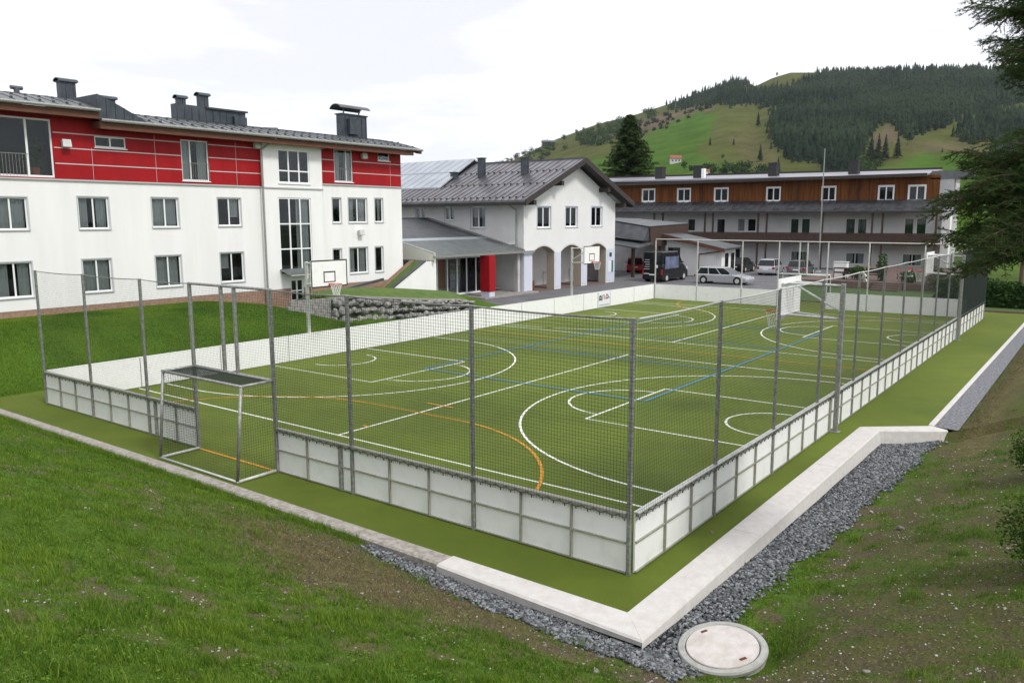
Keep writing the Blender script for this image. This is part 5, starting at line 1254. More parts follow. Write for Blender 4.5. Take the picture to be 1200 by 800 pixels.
MB().box(-2.1, .55, -1.003, -.985, 1.15, 2.2).build('side_patch', mat('bluish_grey_patch', (.16, .20, .34), .3, c2=(.06, .07, .09), scale=1.5), van)  # flat bluish grey rectangle with darker mottling along the van's flank
car('estate_car', (55.4, 21.2, 0), -PI/2, 4.7, 1.75, 1.38, 'carsilver', 'silver estate car parked side-on behind the far court boards', style='wagon')
car('hatchback', (69.2, 21.9, 0), math.radians(4), 4.2, 1.75, 1.55, 'carsilver', 'silver people carrier seen from behind in front of the guest house')
car('hatchback', (71.6, 25.9, 0), math.radians(2), 4.2, 1.72, 1.46, 'cardark', 'dark car with pale rear window parked left of the silver people carrier')
car('hatchback', (70.0, 19.2, 0), math.radians(3), 4.2, 1.72, 1.46, 'cargrey', 'dull green-grey car parked right of the silver people carrier')
car('hatchback', (65.0, 35.0, 0), math.radians(30), 3.9, 1.66, 1.5, 'carred', 'red car half hidden behind the brown posts of the carport')

# yard and garden things
FP = thing('flagpole', (75, 19.0, 0), 'tall thin metal mast standing in front of the guest house', 'flagpole')
MB().tube((75, 19.0, 0), (75, 19.0, 12.5), .09, 8, .045).build('pole', M['galv'], FP); MB().box(74.8, 75.2, 18.8, 19.2, 0, .12).build('foot', M['conc'], FP)
CB = thing('cabinet', (60, 12.7, 0), 'plain white utility cabinet at the edge of the garden', 'cabinet')
MB().box(59.6, 60.3, 12.3, 13.35, .56, 1.85).build('housing', M['frame'], CB, bevel=.02); MB().box(59.55, 60.35, 12.25, 13.4, 1.852, 1.92).build('lid', M['galvlight'], CB); MB().box(59.58, 59.598, 12.34, 13.3, .62, 1.8).build('door', M['board'], CB)
def leaf_cloud(c, r, n, size, flat=1.0, shell=.55):
    c = np.array(c, float); r = np.array(r, float); d = rng.normal(0, 1, (n, 3)); d /= np.linalg.norm(d, axis=1)[:, None]
    rad = (shell+(1-shell)*rng.random(n))[:, None]; bump = (1+.22*np.sin(d[:, :1]*5+c[0])*np.cos(d[:, 1:2]*6+c[1]))
    p = c+d*rad*r*bump; a = rng.normal(0, 1, (n, 3)); a /= np.linalg.norm(a, axis=1)[:, None]; b = np.cross(a, rng.normal(0, 1, (n, 3))); b /= np.linalg.norm(b, axis=1)[:, None]
    s = size*rng.uniform(.5, 1.3, (n, 1)); a *= s; b *= s*.6
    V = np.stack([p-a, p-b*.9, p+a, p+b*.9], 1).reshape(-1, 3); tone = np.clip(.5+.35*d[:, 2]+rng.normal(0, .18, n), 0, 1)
    return V, np.repeat(tone, 4)
def shrub(name, c, r, label, m_, n=500, size=.12, cat='shrub', group=None):
    t = thing(name, (c[0], c[1], c[2]-r[2]), label, cat, group)
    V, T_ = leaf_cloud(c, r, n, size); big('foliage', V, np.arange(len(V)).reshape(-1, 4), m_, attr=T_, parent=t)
    m = MB()
    for k in range(4): a = rng.uniform(0, 2*PI); m.tube((c[0], c[1], c[2]-r[2]-.15), (c[0]+math.cos(a)*r[0]*.5, c[1]+math.sin(a)*r[1]*.5, c[2]+r[2]*.3), .03, 5, .012)
    m.build('stem', M['bark'], t); return t
shrub('shrub', (58, 9.2, 1.6), (.45, .45, 1.15), 'narrow upright dark shrub on the terrace', M['leafdark'], 600, .1)
shrub('shrub', (58.5, 11.1, 1.15), (.7, .7, .6), 'low round shrub at the left end of the terrace', M['leafdark'], 500, .1)
shrub('shrub', (57.6, 7.1, 1.0), (.8, .8, .5), 'low spreading shrub between the upright shrub and the parasol', M['leafdark'], 500, .1)
shrub('shrub', (55.6, 4.4, .75), (1.2, 1.2, .75), 'bare brownish twiggy shrub at the right end of the garden', mat('twiggy_brown', (.05, .04, .025), .8, c2=(.10, .08, .05), attr='tone'), 900, .09)
shrub('shrub', (58.2, 5.4, 1.2), (.7, .7, .7), 'dark rounded shrub at the right end of the terrace', M['leafdark'], 500, .1)
PS = thing('parasol', (58.8, 7.3, .55), 'closed white and red parasol on the terrace', 'parasol')
MB().tube((58.8, 7.3, .55), (58.8, 7.3, 1.75), .03, 6).build('pole', M['galvlight'], PS); MB().tube((58.8, 7.3, .8), (58.8, 7.3, 1.5), .28, 10, .12).build('canopy', M['parasol'], PS); MB().tube((58.8, 7.3, 1.505), (58.8, 7.3, 1.7), .17, 10, .04).build('top_cover', M['carred'], PS)
for i, y_ in enumerate((11.6, 9.9)):
    tb = thing('bench', (58.6, y_, .55), ('dark garden bench at the left of the terrace', 'dark garden bench beside the upright shrub')[i], 'bench')
    MB().box(58.3, 58.9, y_-.7, y_+.7, .98, 1.04).build('seat', M['darkwood'], tb); MB().box(58.86, 58.92, y_-.7, y_+.7, 1.1, 1.5).build('backrest', M['darkwood'], tb)
    for s_ in (-.6, .6): MB().box(58.35, 58.85, y_+s_-.04, y_+s_+.04, .552, .978).build('leg', M['darkwood'], tb)
tp = thing('storage_rack', (58.6, 12.4, .55), 'low dark storage rack under the guest house window', 'rack')
MB().box(58.4, 58.9, 11.9, 13.0, 1.05, 1.15).box(58.4, 58.9, 11.9, 13.0, 1.4, 1.5).build('shelf', M['darkwood'], tp); MB().box(58.4, 58.46, 11.9, 11.96, .55, 1.39).box(58.4, 58.46, 12.94, 13.0, .55, 1.39).build('upright', M['darkwood'], tp)

# ---------------------------------------------------------------- stone wall, block wall, stair coping
SWl = thing('boulder_wall', (20.5, 25.5, 0), 'retaining wall of grey boulders in front of the grass mound', 'wall')
pts_w = [(16.9, 26.4, 1.42), (18.2, 26.0, 1.45), (19.8, 25.7, 1.30), (21.5, 25.3, 1.12), (23.3, 25.0, .95), (25.2, 24.8, .80), (26.3, 24.8, .6)]
def boulder(c, s, seed):
    r = np.random.default_rng(seed); import bmesh
    bm = bmesh.new(); bmesh.ops.create_icosphere(bm, subdivisions=2, radius=1)
    V = np.array([v.co[:] for v in bm.verts]); Fc = [[v.index for v in f.verts] for f in bm.faces]; bm.free()
    pl_ = r.normal(0, 1, (12, 3)); pl_ /= np.linalg.norm(pl_, axis=1)[:, None]
    for q in pl_: d = V@q; V = V-np.maximum(d-.62, 0)[:, None]*q
    return V*np.array(s)+np.array(c), Fc
mV = []; mF = []
for k in range(168):
    u = (k+.6*rng.random())/168*(len(pts_w)-1.001); i = int(u); f = u-i; a, b = pts_w[i], pts_w[i+1]; x = a[0]+(b[0]-a[0])*f; y = a[1]+(b[1]-a[1])*f; zt = a[2]+(b[2]-a[2])*f
    lv = k % 3; z = .06+zt*(lv+.45+rng.uniform(-.12, .12))/3.1
    V, Fc = boulder((x, y+.13*lv+rng.normal(0, .07), z+rng.normal(0, .04)), (rng.uniform(.14, .36), .22, zt/6.2*rng.uniform(.6, 1.3)), k); o_ = len(mV); mV += V.tolist(); mF += [[q+o_ for q in f_] for f_ in Fc]
big('boulders', mV, mF, M['stone'], parent=SWl)
m = MB()
for (a, b) in zip(pts_w[:-1], pts_w[1:]): m.hexa([(a[0], a[1]+.15, -.1), (b[0], b[1]+.15, -.1), (b[0], b[1]+.6, -.1), (a[0], a[1]+.6, -.1), (a[0], a[1]+.25, a[2]-.08), (b[0], b[1]+.25, b[2]-.08), (b[0], b[1]+.9, b[2]-.05), (a[0], a[1]+.9, a[2]-.05)])
m.build('earth_fill', mat('wall_earth', (.025, .025, .018), .95, c2=(.03, .045, .012), scale=4), SWl)
m = MB()
for (a, b) in zip(pts_w[:-1], pts_w[1:]): m.hexa([(a[0], a[1]+.32, a[2]-.02), (b[0], b[1]+.32, b[2]-.02), (b[0], b[1]+.5, b[2]-.02), (a[0], a[1]+.5, a[2]-.02), (a[0], a[1]+.32, a[2]+.08), (b[0], b[1]+.32, b[2]+.08), (b[0], b[1]+.5, b[2]+.08), (a[0], a[1]+.5, a[2]+.08)])
m.build('kerb_stone', M['paving'], SWl)
GM = MB(); us = pts_w
def mz(t, s_): return 0
V = []; Fq = []
nu, nv = 24, 14
for i in range(nu+1):
    u = i/nu*(len(us)-1-1e-6); k_ = int(u); f = u-k_; a, b = us[k_], us[k_+1]; x = a[0]+(b[0]-a[0])*f; y = a[1]+(b[1]-a[1])*f; zt = a[2]+(b[2]-a[2])*f
    for j_ in range(nv+1):
        v = j_/nv; V.append((x+v*(3.6 if i > 3 else 1.5), y+.55+v*4.4, zt+.04+.34*math.sin(PI*min(v*1.15, 1))*(.4+.6*math.sin(PI*i/nu)) - .5*max(0, v-.8)))
for i in range(nu):
    for j_ in range(nv): a = i*(nv+1)+j_; Fq.append((a, a+nv+1, a+nv+2, a+1))
gm = big('grass_mound', V, Fq, mat('mound_grass', (.050, .10, .010), .9, c2=(.085, .135, .02), scale=2.2, detail=9, bump=.8, bscale=14), loc=(21, 28, 1)); gm.data.shade_smooth(); tag(gm, kind='structure')
BWl = thing('block_wall', (15.5, 26.6, 0), 'low wall of grey concrete blocks left of the boulder wall', 'wall')
m = MB(); zt = 1.50
for r_ in range(6):
    for k in range(8):
        x0 = 14.3+k*.36+(r_ % 2)*.17; y0 = 26.9-.02*k; m.box(x0, x0+.35, y0, y0+.25, .0+r_*.25, .243+r_*.25)
m.build('block_course', M['block'], BWl)
tag(MB().prism([(15.6, 28.2, 1.2), (24.6, 30.8, 1.75), (24.6, 30.8, 1.90), (15.6, 28.2, 1.35)], (.1, .22, 0)).build('sloping_coping', M['roofgrey'], loc=(20, 29.5, 1.5)), 'grey sloping coping strip in front of the ground floor of the white and red house', 'coping')
bx_ = shrub('shrub', (16.4, 27.4, 1.4), (.9, .4, .35), 'low green shrub on top of the concrete block wall', M['leafbright'], 500, .06)

# ================================================================== HILLS
R0, R1 = 450.0, 1500.0
ridge_px = [(-500, 250), (300, 250), (420, 246), (520, 214), (560, 205), (600, 190), (650, 166), (700, 148), (735, 140), (780, 126), (820, 112), (846, 103), (866, 102), (876, 107), (895, 98), (915, 92), (940, 92), (1000, 92), (1060, 90), (1110, 90), (1160, 92), (1300, 90), (1600, 110), (2400, 150)]
def px_to_az(px): return YAW-np.arctan((np.asarray(px, float)-600)/F)
def az_to_px(az): return 600+F*np.tan(YAW-az)
HORY = 400+F*math.tan(PIT)          # picture row of the horizon
def ridge_el(px):
    y = np.interp(px, [p[0] for p in ridge_px], [p[1] for p in ridge_px])
    return np.maximum((HORY-y), 2)/np.hypot(F, np.asarray(px)-600)*.985
def hill_point(px, f):
    """point on the hillside at picture column px and height fraction f between horizon and ridge"""
    px = np.asarray(px, float); f = np.asarray(f, float); t = R0*f/(R1-(R1-R0)*f); az = px_to_az(px); R = R0+(R1-R0)*t
    z = ridge_el(px)*R1*t; und = 5*(fbm(px/60+3, f*9+2, 1.0, 4)-.5)*np.sin(PI*np.clip(t, 0, 1))
    return CAM.x+R*np.cos(az), CAM.y+R*np.sin(az), z+und+CAM.z*t
pxs = np.concatenate([np.linspace(-700, 520, 30), np.linspace(524, 1320, 300), np.linspace(1340, 2300, 24)]); fs = np.concatenate([np.linspace(0, 1, 110)])
PX, FF = np.meshgrid(pxs, fs, indexing='ij'); hx, hy, hz = hill_point(PX, FF)
hz = np.where(FF == 0, -6, hz)
# back side of the ridge falls away
def py_of(px, f): return HORY-(HORY-np.interp(px, [p[0] for p in ridge_px], [p[1] for p in ridge_px]))*f
PY = py_of(PX, FF)
def poly_mask(px, py, poly, soft=0):
    inside = np.zeros(px.shape, bool); n = len(poly); j = n-1
    for i in range(n):
        xi, yi = poly[i]; xj, yj = poly[j]
        c_ = ((yi > py) != (yj > py)) & (px < (xj-xi)*(py-yi)/(yj-yi+1e-9)+xi); inside ^= c_; j = i
    return inside
BG = np.array((.052, .100, .017)); OL = np.array((.072, .080, .026)); BR = np.array((.105, .082, .055)); DG = np.array((.030, .060, .016))
jx = PX+26*(fbm(PX/18, PY/8, 1, 4)-.5)+4*rng.normal(0, 1, PX.shape); jy = PY+12*(fbm(PX/16+9, PY/7, 1, 4)-.5)+1.6*rng.normal(0, 1, PX.shape)
hc = np.broadcast_to(OL, PX.shape+(3,)).copy()
def paint(poly, c_, k=1.0):
    mk = poly_mask(jx, jy, poly); hc[mk] = hc[mk]*(1-k)+np.array(c_)*k
paint([(560, 215), (640, 196), (700, 188), (770, 150), (815, 133), (840, 140), (826, 160), (812, 178), (870, 190), (872, 203), (900, 260), (500, 262)], BG)
paint([(1020, 198), (1066, 176), (1160, 178), (1340, 184), (1360, 262), (1000, 262)], BG)
paint([(700, 160), (760, 140), (815, 124), (836, 124), (815, 133), (770, 150), (715, 165)], BR)
paint([(1010, 160), (1040, 142), (1050, 140), (1046, 156), (1016, 172)], BR)
paint([(1050, 168), (1150, 160), (1166, 172), (1070, 178)], BR*.9+OL*.1, .6)
paint([(870, 150), (900, 172), (905, 190), (870, 190), (850, 160)], BR, .35)
paint([(560, 190), (620, 196), (600, 210), (540, 215)], DG, .6)
hv = np.stack([hx, hy, hz], -1).reshape(-1, 3); nn, mm = PX.shape; ii = np.arange(nn*mm).reshape(nn, mm)
fc = np.stack([ii[:-1, :-1], ii[:-1, 1:], ii[1:, 1:], ii[1:, :-1]], -1).reshape(-1, 4)
# back slope
bk = []; 
hl = big('hillside', hv, fc, hill_material(), color=hc.reshape(-1, 3)); hl.data.shade_smooth(); tag(hl, kind='structure')
# faint farther range on the left, haze painted into its blue colour
far = [(380, 246), (440, 238), (500, 226), (530, 218), (560, 208), (590, 204), (620, 206), (700, 215), (800, 225)]
fx = np.linspace(360, 800, 120); fyy = np.interp(fx, [p[0] for p in far], [p[1] for p in far])+2.0*fbm(fx/18, fx*0, 1, 4)
V = []; Fq = []; RR = 2000
for k, (px_, py_) in enumerate(zip(fx, fyy)):
    az = float(px_to_az(px_)); el = (HORY-py_)/math.hypot(F, px_-600)
    for j_, (t, q) in enumerate(((0, 0), (.5, .6), (1, 1), (1.4, .4))): R = RR*(.7+.3*t); V.append((CAM.x+R*math.cos(az), CAM.y+R*math.sin(az), CAM.z+el*R*q+(-30 if j_ == 0 else 0)))
for k in range(len(fx)-1):
    for j_ in range(3): a = k*4+j_; Fq.append((a, a+1, a+5, a+4))
fr_ = big('far_hills', V, Fq, mat('haze_blue_far_range', (.19, .25, .33), 1, c2=(.32, .37, .44), scale=.004, detail=6)); tag(fr_, kind='structure')

# conifer builder for the wood: three ragged stacked cones
def conifers(P, H_, name, m_, kind='stuff', sides=5, wfac=.20, tone0=.5):
    V = []; Fc = []; T_ = []
    th = np.arange(sides)*2*PI/sides
    for (x, y, z), h in zip(P, H_):
        tn = float(np.clip(rng.normal(tone0, .22)+1.6*(float(fbm(np.array([x]), np.array([y]), .018, 3)[0])-.5), 0, 1)); tiers = 3; rot = rng.random()*6
        for k in range(tiers):
            z0 = z+h*(.05+.27*k); z1 = z+h*(.05+.27*k+.42) if k < tiers-1 else z+h; r = h*wfac*(1-.26*k)*rng.uniform(.75, 1.2)
            i = len(V); rr = r*(1+rng.uniform(-.28, .28, sides)); zz_ = z0+h*rng.uniform(-.035, .03, sides)
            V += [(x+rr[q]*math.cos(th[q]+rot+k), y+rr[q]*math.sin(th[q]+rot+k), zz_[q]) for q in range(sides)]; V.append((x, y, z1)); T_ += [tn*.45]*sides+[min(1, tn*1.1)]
            Fc += [(i+q, i+(q+1) % sides, i+sides) for q in range(sides)]
    return big(name, V, Fc, m_, attr=T_)
FOREST = [
 [(905, 112), (940, 100), (960, 84), (1360, 84), (1360, 128), (1210, 130), (1180, 122), (1150, 128), (1106, 140), (1090, 150), (1078, 148), (1072, 156), (1045, 158), (1040, 142), (1012, 146), (1000, 172), (975, 184), (920, 182), (905, 172), (893, 150), (905, 128), (880, 124), (835, 126), (795, 130), (790, 126), (870, 112)],
 [(778, 132), (815, 116), (846, 103), (866, 98), (868, 108), (850, 116), (820, 122), (800, 130)],
 [(1112, 148), (1150, 138), (1210, 134), (1360, 130), (1360, 196), (1150, 192), (1152, 172), (1170, 162), (1140, 162), (1116, 164)],
 [(960, 172), (1000, 172), (994, 200), (980, 212), (960, 205)],
]
P = []; Hh_ = []
cand_px = rng.uniform(770, 1360, 60000); cand_f = 1-rng.random(60000)**1.25*.62
cpy = py_of(cand_px, cand_f)
inside = np.zeros(len(cand_px), bool)
for pg in FOREST: inside |= poly_mask(cand_px+3*rng.normal(0, 1, len(cand_px)), cpy+2*rng.normal(0, 1, len(cand_px)), pg)
cx_, cy_, cz_ = hill_point(cand_px[inside], cand_f[inside]); order = np.arange(len(cx_))[:19000]
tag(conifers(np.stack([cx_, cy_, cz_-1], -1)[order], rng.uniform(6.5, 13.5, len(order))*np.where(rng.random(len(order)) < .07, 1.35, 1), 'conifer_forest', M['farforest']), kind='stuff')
# wooded ridge line and broadleaf scrub
def scatter_leafy(name, poly, n, r, m_, s=1.6):
    V = []; T_ = []; c_ = 0
    xs = [p[0] for p in poly]; ys = [p[1] for p in poly]
    while c_ < n:
        px_ = rng.uniform(min(xs), max(xs)); py_ = rng.uniform(min(ys), max(ys))
        if not poly_mask(np.array([px_]), np.array([py_]), poly)[0]: continue
        top = np.interp(px_, [p[0] for p in ridge_px], [p[1] for p in ridge_px]); f = np.clip((HORY-py_)/(HORY-top), 0, 1)
        x, y, z = (float(q) for q in hill_point(px_, f)); q = r*rng.uniform(.6, 1.3); v, t_ = leaf_cloud((x, y, z+q*.6), (q, q, q*.9), 120, s*.75, shell=.2); V.append(v); T_.append(np.clip(t_*.8+rng.normal(0, .12), 0, 1)); c_ += 1
    V = np.concatenate(V); return tag(big(name, V, np.arange(len(V)).reshape(-1, 4), m_, attr=np.concatenate(T_)), kind='stuff')
scatter_leafy('mixed_wood', [(880, 130), (1000, 110), (1140, 100), (1180, 118), (1060, 140), (1000, 165), (930, 176), (905, 150)], 90, 4.2, M['farleaf'], 1.3)
scatter_leafy('hillside_scrub', [(560, 196), (640, 172), (650, 176), (690, 160), (700, 166), (660, 178), (590, 210), (550, 212)], 70, 6, M['farleaf'], 1.5)
scatter_leafy('hillside_scrub', [(672, 162), (720, 146), (760, 134), (765, 140), (716, 166), (680, 176)], 90, 7, M['farleaf'], 1.6)
scatter_leafy('hillside_scrub', [(700, 158), (775, 138), (822, 128), (824, 133), (780, 152), (730, 168)], 60, 3.5, M['farforest'], 1.1)
scatter_leafy('hillside_scrub', [(806, 192), (880, 190), (905, 196), (900, 205), (806, 203)], 46, 4.0, M['farleaf'], 1.2)
scatter_leafy('hillside_scrub', [(898, 148), (912, 154), (912, 168), (900, 162)], 16, 5, M['farleaf'], 1.3)
scatter_leafy('hillside_scrub', [(990, 196), (1010, 180), (1022, 186), (1012, 205), (990, 206)], 26, 5, M['farleaf'], 1.2)
scatter_leafy('hillside_scrub', [(1150, 198), (1210, 190), (1340, 190), (1340, 215), (1150, 212)], 80, 4.5, M['farleaf'], 1.2)

# single trees that can be told apart on the meadow
def lone_conifer(px_, py_, hpx, label, wide=.2, group='lone conifers on the hillside meadow'):
    top = np.interp(px_, [p[0] for p in ridge_px], [p[1] for p in ridge_px]); f = float(np.clip((HORY-py_)/(HORY-top), .01, .999))
    x, y, z = (float(q) for q in hill_point(px_, f)); R = math.hypot(x-CAM.x, y-CAM.y); h = hpx*R/F
    t = thing('conifer', (x, y, z-.5), label, 'tree', group)
    V = []; T_ = []; n = 260
    u = rng.random(n)**.8; a = rng.uniform(0, 2*PI, n); rr = h*wide*(1-u)*(.55+.45*rng.random(n))+h*.01
    c_ = np.stack([x+rr*np.cos(a), y+rr*np.sin(a), z+h*(.06+.94*u)], -1); s = h*.055*(1.25-u)[:, None]
    e1 = np.stack([np.cos(a), np.sin(a), -.45+0*a], -1)*s*1.5; e2 = np.stack([-np.sin(a), np.cos(a), 0*a], -1)*s
    V = np.stack([c_-e1-e2*.7, c_+e1, c_-e1*.4+e2, c_-e1+e2*.2+np.array((0, 0, h*.03))], 1).reshape(-1, 3)
    big('crown', V, np.arange(len(V)).reshape(-1, 4), M['farforest'], attr=np.repeat(np.clip(.25+.5*rng.random(n), 0, 1), 4), parent=t)
    MB().tube((x, y, z-.6), (x, y, z+h*.85), h*.022, 6, h*.004).build('trunk', M['bark'], t)
for px_, py_, hp, lb in (
    (881, 149, 16, 'dark conifer standing alone in the middle of the olive meadow left of the wood'),
    (827, 169, 9, 'small conifer on the meadow above the little white farmhouse'),
    (854, 168, 8, 'small conifer right of the one above the farmhouse'),
    (885, 184, 18, 'slender conifer on the brown slope below the lone tree of the meadow'),
    (906, 197, 18, 'broad conifer just above the roof of the guest house, below the wood'),
    (922, 186, 11, 'conifer at the lower left edge of the wood'),
    (883, 201, 12, 'conifer rising just behind the middle chimney of the guest house'),
    (970, 193, 9, 'short conifer below the wood, left of the mast'),
    (976, 200, 14, 'conifer beside the mast, above the guest house roof'),
    (1012, 186, 28, 'tall dark conifer, leftmost of the clump beside the bright green field'),
    (1020, 188, 30, 'tall dark conifer in the middle of the clump beside the bright green field'),
    (1028, 184, 26, 'dark conifer at the right of the clump beside the bright green field'),
    (1042, 182, 24, 'single dark conifer right of the clump at the corner of the bright green field'),
    (1085, 152, 12, 'greenish conifer on the olive slope above the bright green field'),
    (1104, 159, 12, 'dark conifer left of the big grove above the bright green field'),
    (1093, 176, 5, 'tiny conifer at the upper edge of the bright green field')): lone_conifer(px_, py_, hp, lb)
def lone_leafy(px_, py_, hpx, label):
    top = np.interp(px_, [p[0] for p in ridge_px], [p[1] for p in ridge_px]); f = float(np.clip((HORY-py_)/(HORY-top), .01, .999))
    x, y, z = (float(q) for q in hill_point(px_, f)); R = math.hypot(x-CAM.x, y-CAM.y); h = hpx*R/F
    t = thing('broadleaf_tree', (x, y, z-.3), label, 'tree', 'lone broadleaf trees on the hill')
    V, T_ = leaf_cloud((x, y, z+h*.62), (h*.3, h*.3, h*.38), 240, h*.07, shell=.3); big('crown', V, np.arange(len(V)).reshape(-1, 4), M['farleaf'], attr=T_, parent=t)
    MB().tube((x, y, z-.5), (x, y, z+h*.6), h*.03, 6, h*.012).build('trunk', M['bark'], t)
for px_, py_, hp, lb in (
    (660, 168, 9, 'round tree on the skyline just right of the hill barn'), (674, 160, 6, 'small skyline tree, first to the right of the round one'),
    (682, 157, 5, 'tiny skyline tree between the two small skyline trees'), (699, 153, 7, 'skyline tree nearest the left side of the big spruce'),
    (842, 182, 6, 'small round tree on the green slope right of the farmhouse'), (798, 196, 12, 'round tree beside the little white farmhouse'),
    (1053, 168, 17, 'light green broadleaf tree right of the dark conifer clump'), (900, 93.5, 5, 'small tree on the bare saddle of the ridge')): lone_leafy(px_, py_, hp, lb)
# farmhouse and barn on the hill
def hill_house(px_, py_, wpx, hpx, label, name, wallm, roofm, windows=True):
    top = np.interp(px_, [p[0] for p in ridge_px], [p[1] for p in ridge_px]); f = float(np.clip((HORY-py_)/(HORY-top), .01, .999))
    x, y, z = (float(q) for q in hill_point(px_, f)); R = math.hypot(x-CAM.x, y-CAM.y); w = wpx*R/F; h = hpx*R/F; az = math.atan2(y-CAM.y, x-CAM.x)
    t = thing(name, (0, 0, 0), label, 'house' if windows else 'barn')
    MB().box(-w*.3, w*.3, -w/2, w/2, -2, h*.62).prism([(-w*.3, -w/2, h*.62), (w*.3, -w/2, h*.62), (0, -w/2, h*.95)], (0, w, 0)).build('wall', wallm, t)
    m = MB(); m.hexa([(-w*.36, -w*.55, h*.58), (-w*.36, w*.55, h*.58), (0, w*.55, h), (0, -w*.55, h), (-w*.36, -w*.55, h*.64), (-w*.36, w*.55, h*.64), (0, w*.55, h*1.06), (0, -w*.55, h*1.06)])
    m.hexa([(w*.36, -w*.55, h*.58), (w*.36, w*.55, h*.58), (0, w*.55, h), (0, -w*.55, h), (w*.36, -w*.55, h*.64), (w*.36, w*.55, h*.64), (0, w*.55, h*1.06), (0, -w*.55, h*1.06)]); m.build('roof', roofm, t)
    if windows:
        for k in (-.3, 0, .3): MB().box(-w*.3-.06, -w*.3-.01, w*k-w*.06, w*k+w*.06, h*.18, h*.42).build('window', M['carglass'], t)
    t.location = (x, y, z); t.rotation_euler = (0, 0, az+.15)
hill_house(788, 186, 12, 8, 'little white farmhouse with a reddish roof on the green hillside', 'farmhouse', M['plaster_grey'], mat('red_brown_tiles', (.22, .07, .04), .8))
hill_house(643, 172, 15, 5, 'dark wooden barn on the skyline at the left of the hill', 'barn', M['blackwood'], M['roofdark'], False)
hill_house(823, 199, 8, 6, 'tiny house with red roof among the bushes below the meadow', 'farmhouse', M['plaster'], mat('red_brown_tiles', (.22, .07, .04), .8))

# ================================================================== TREES NEARBY
def spruce(base, h, wide, label, nb=120, twig=.22, dens=1.0, tone=(.0, .55), lowest=.05):
    """trunk, limbs and needle twigs drooping from each limb"""
    t = thing('spruce', base, label, 'tree'); bx, by, bz = base
    MB().tube((bx, by, bz-.3), (bx, by, bz+h*.97), h*.016, 10, .02).build('trunk', M['bark'], t)
    lm = MB(); V = []; T_ = []
    for k in range(nb):
        u = lowest+(1-lowest)*((k+rng.random())/nb); a = k*2.39996+rng.normal(0, .3); L_ = wide*(1-u)**.85*rng.uniform(.75, 1.15)+.12
        z = bz+h*u; p = Vector((bx, by, z)); d = Vector((math.cos(a), math.sin(a), .18-.35*(1-u)))
        n = max(3, int(L_/twig*1.1)); prev = p; pts = []
        for j_ in range(1, n+1):
            v = j_/n; q = Vector((bx+math.cos(a)*L_*v, by+math.sin(a)*L_*v, z+L_*(.12*v-.34*v*v*(1.2-u)+.10*v**3))); lm.tube(prev, q, .012*L_*(1-v)+.008, 4, .012*L_*(1-v)+.005, caps=False); pts.append((q, v)); prev = q
        for q, v in pts:
            nt_ = int(9*dens)
            for s_ in range(nt_):
                b = a+rng.choice((-1, 1))*rng.uniform(.3, 1.25); l = twig*(1.25-v*.55)*rng.uniform(.6, 1.2)*1.6
                dd = np.array((math.cos(b), math.sin(b), rng.uniform(-.75, .05))); sd = np.array((-math.sin(b), math.cos(b), rng.uniform(-.3, .3)))*l*.20; c0 = np.array(q)+rng.normal(0, twig*.18, 3)
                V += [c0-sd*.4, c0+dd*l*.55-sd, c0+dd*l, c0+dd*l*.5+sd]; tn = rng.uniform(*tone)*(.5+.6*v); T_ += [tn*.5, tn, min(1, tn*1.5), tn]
    lm.build('limbs', M['bark'], t); big('foliage', V, np.arange(len(V)).reshape(-1, 4), M['needle'], attr=T_, parent=t); return t
bs_ = CAM+Vector((math.cos(YAW-math.atan((735-600)/F)), math.sin(YAW-math.atan((735-600)/F)), 0))*128
spruce((bs_.x, bs_.y, 0), 21.3, 9.2, 'big dark spruce rising behind the gabled house and the guest house', nb=330, twig=.42, dens=1.9, tone=(0.05, .75))

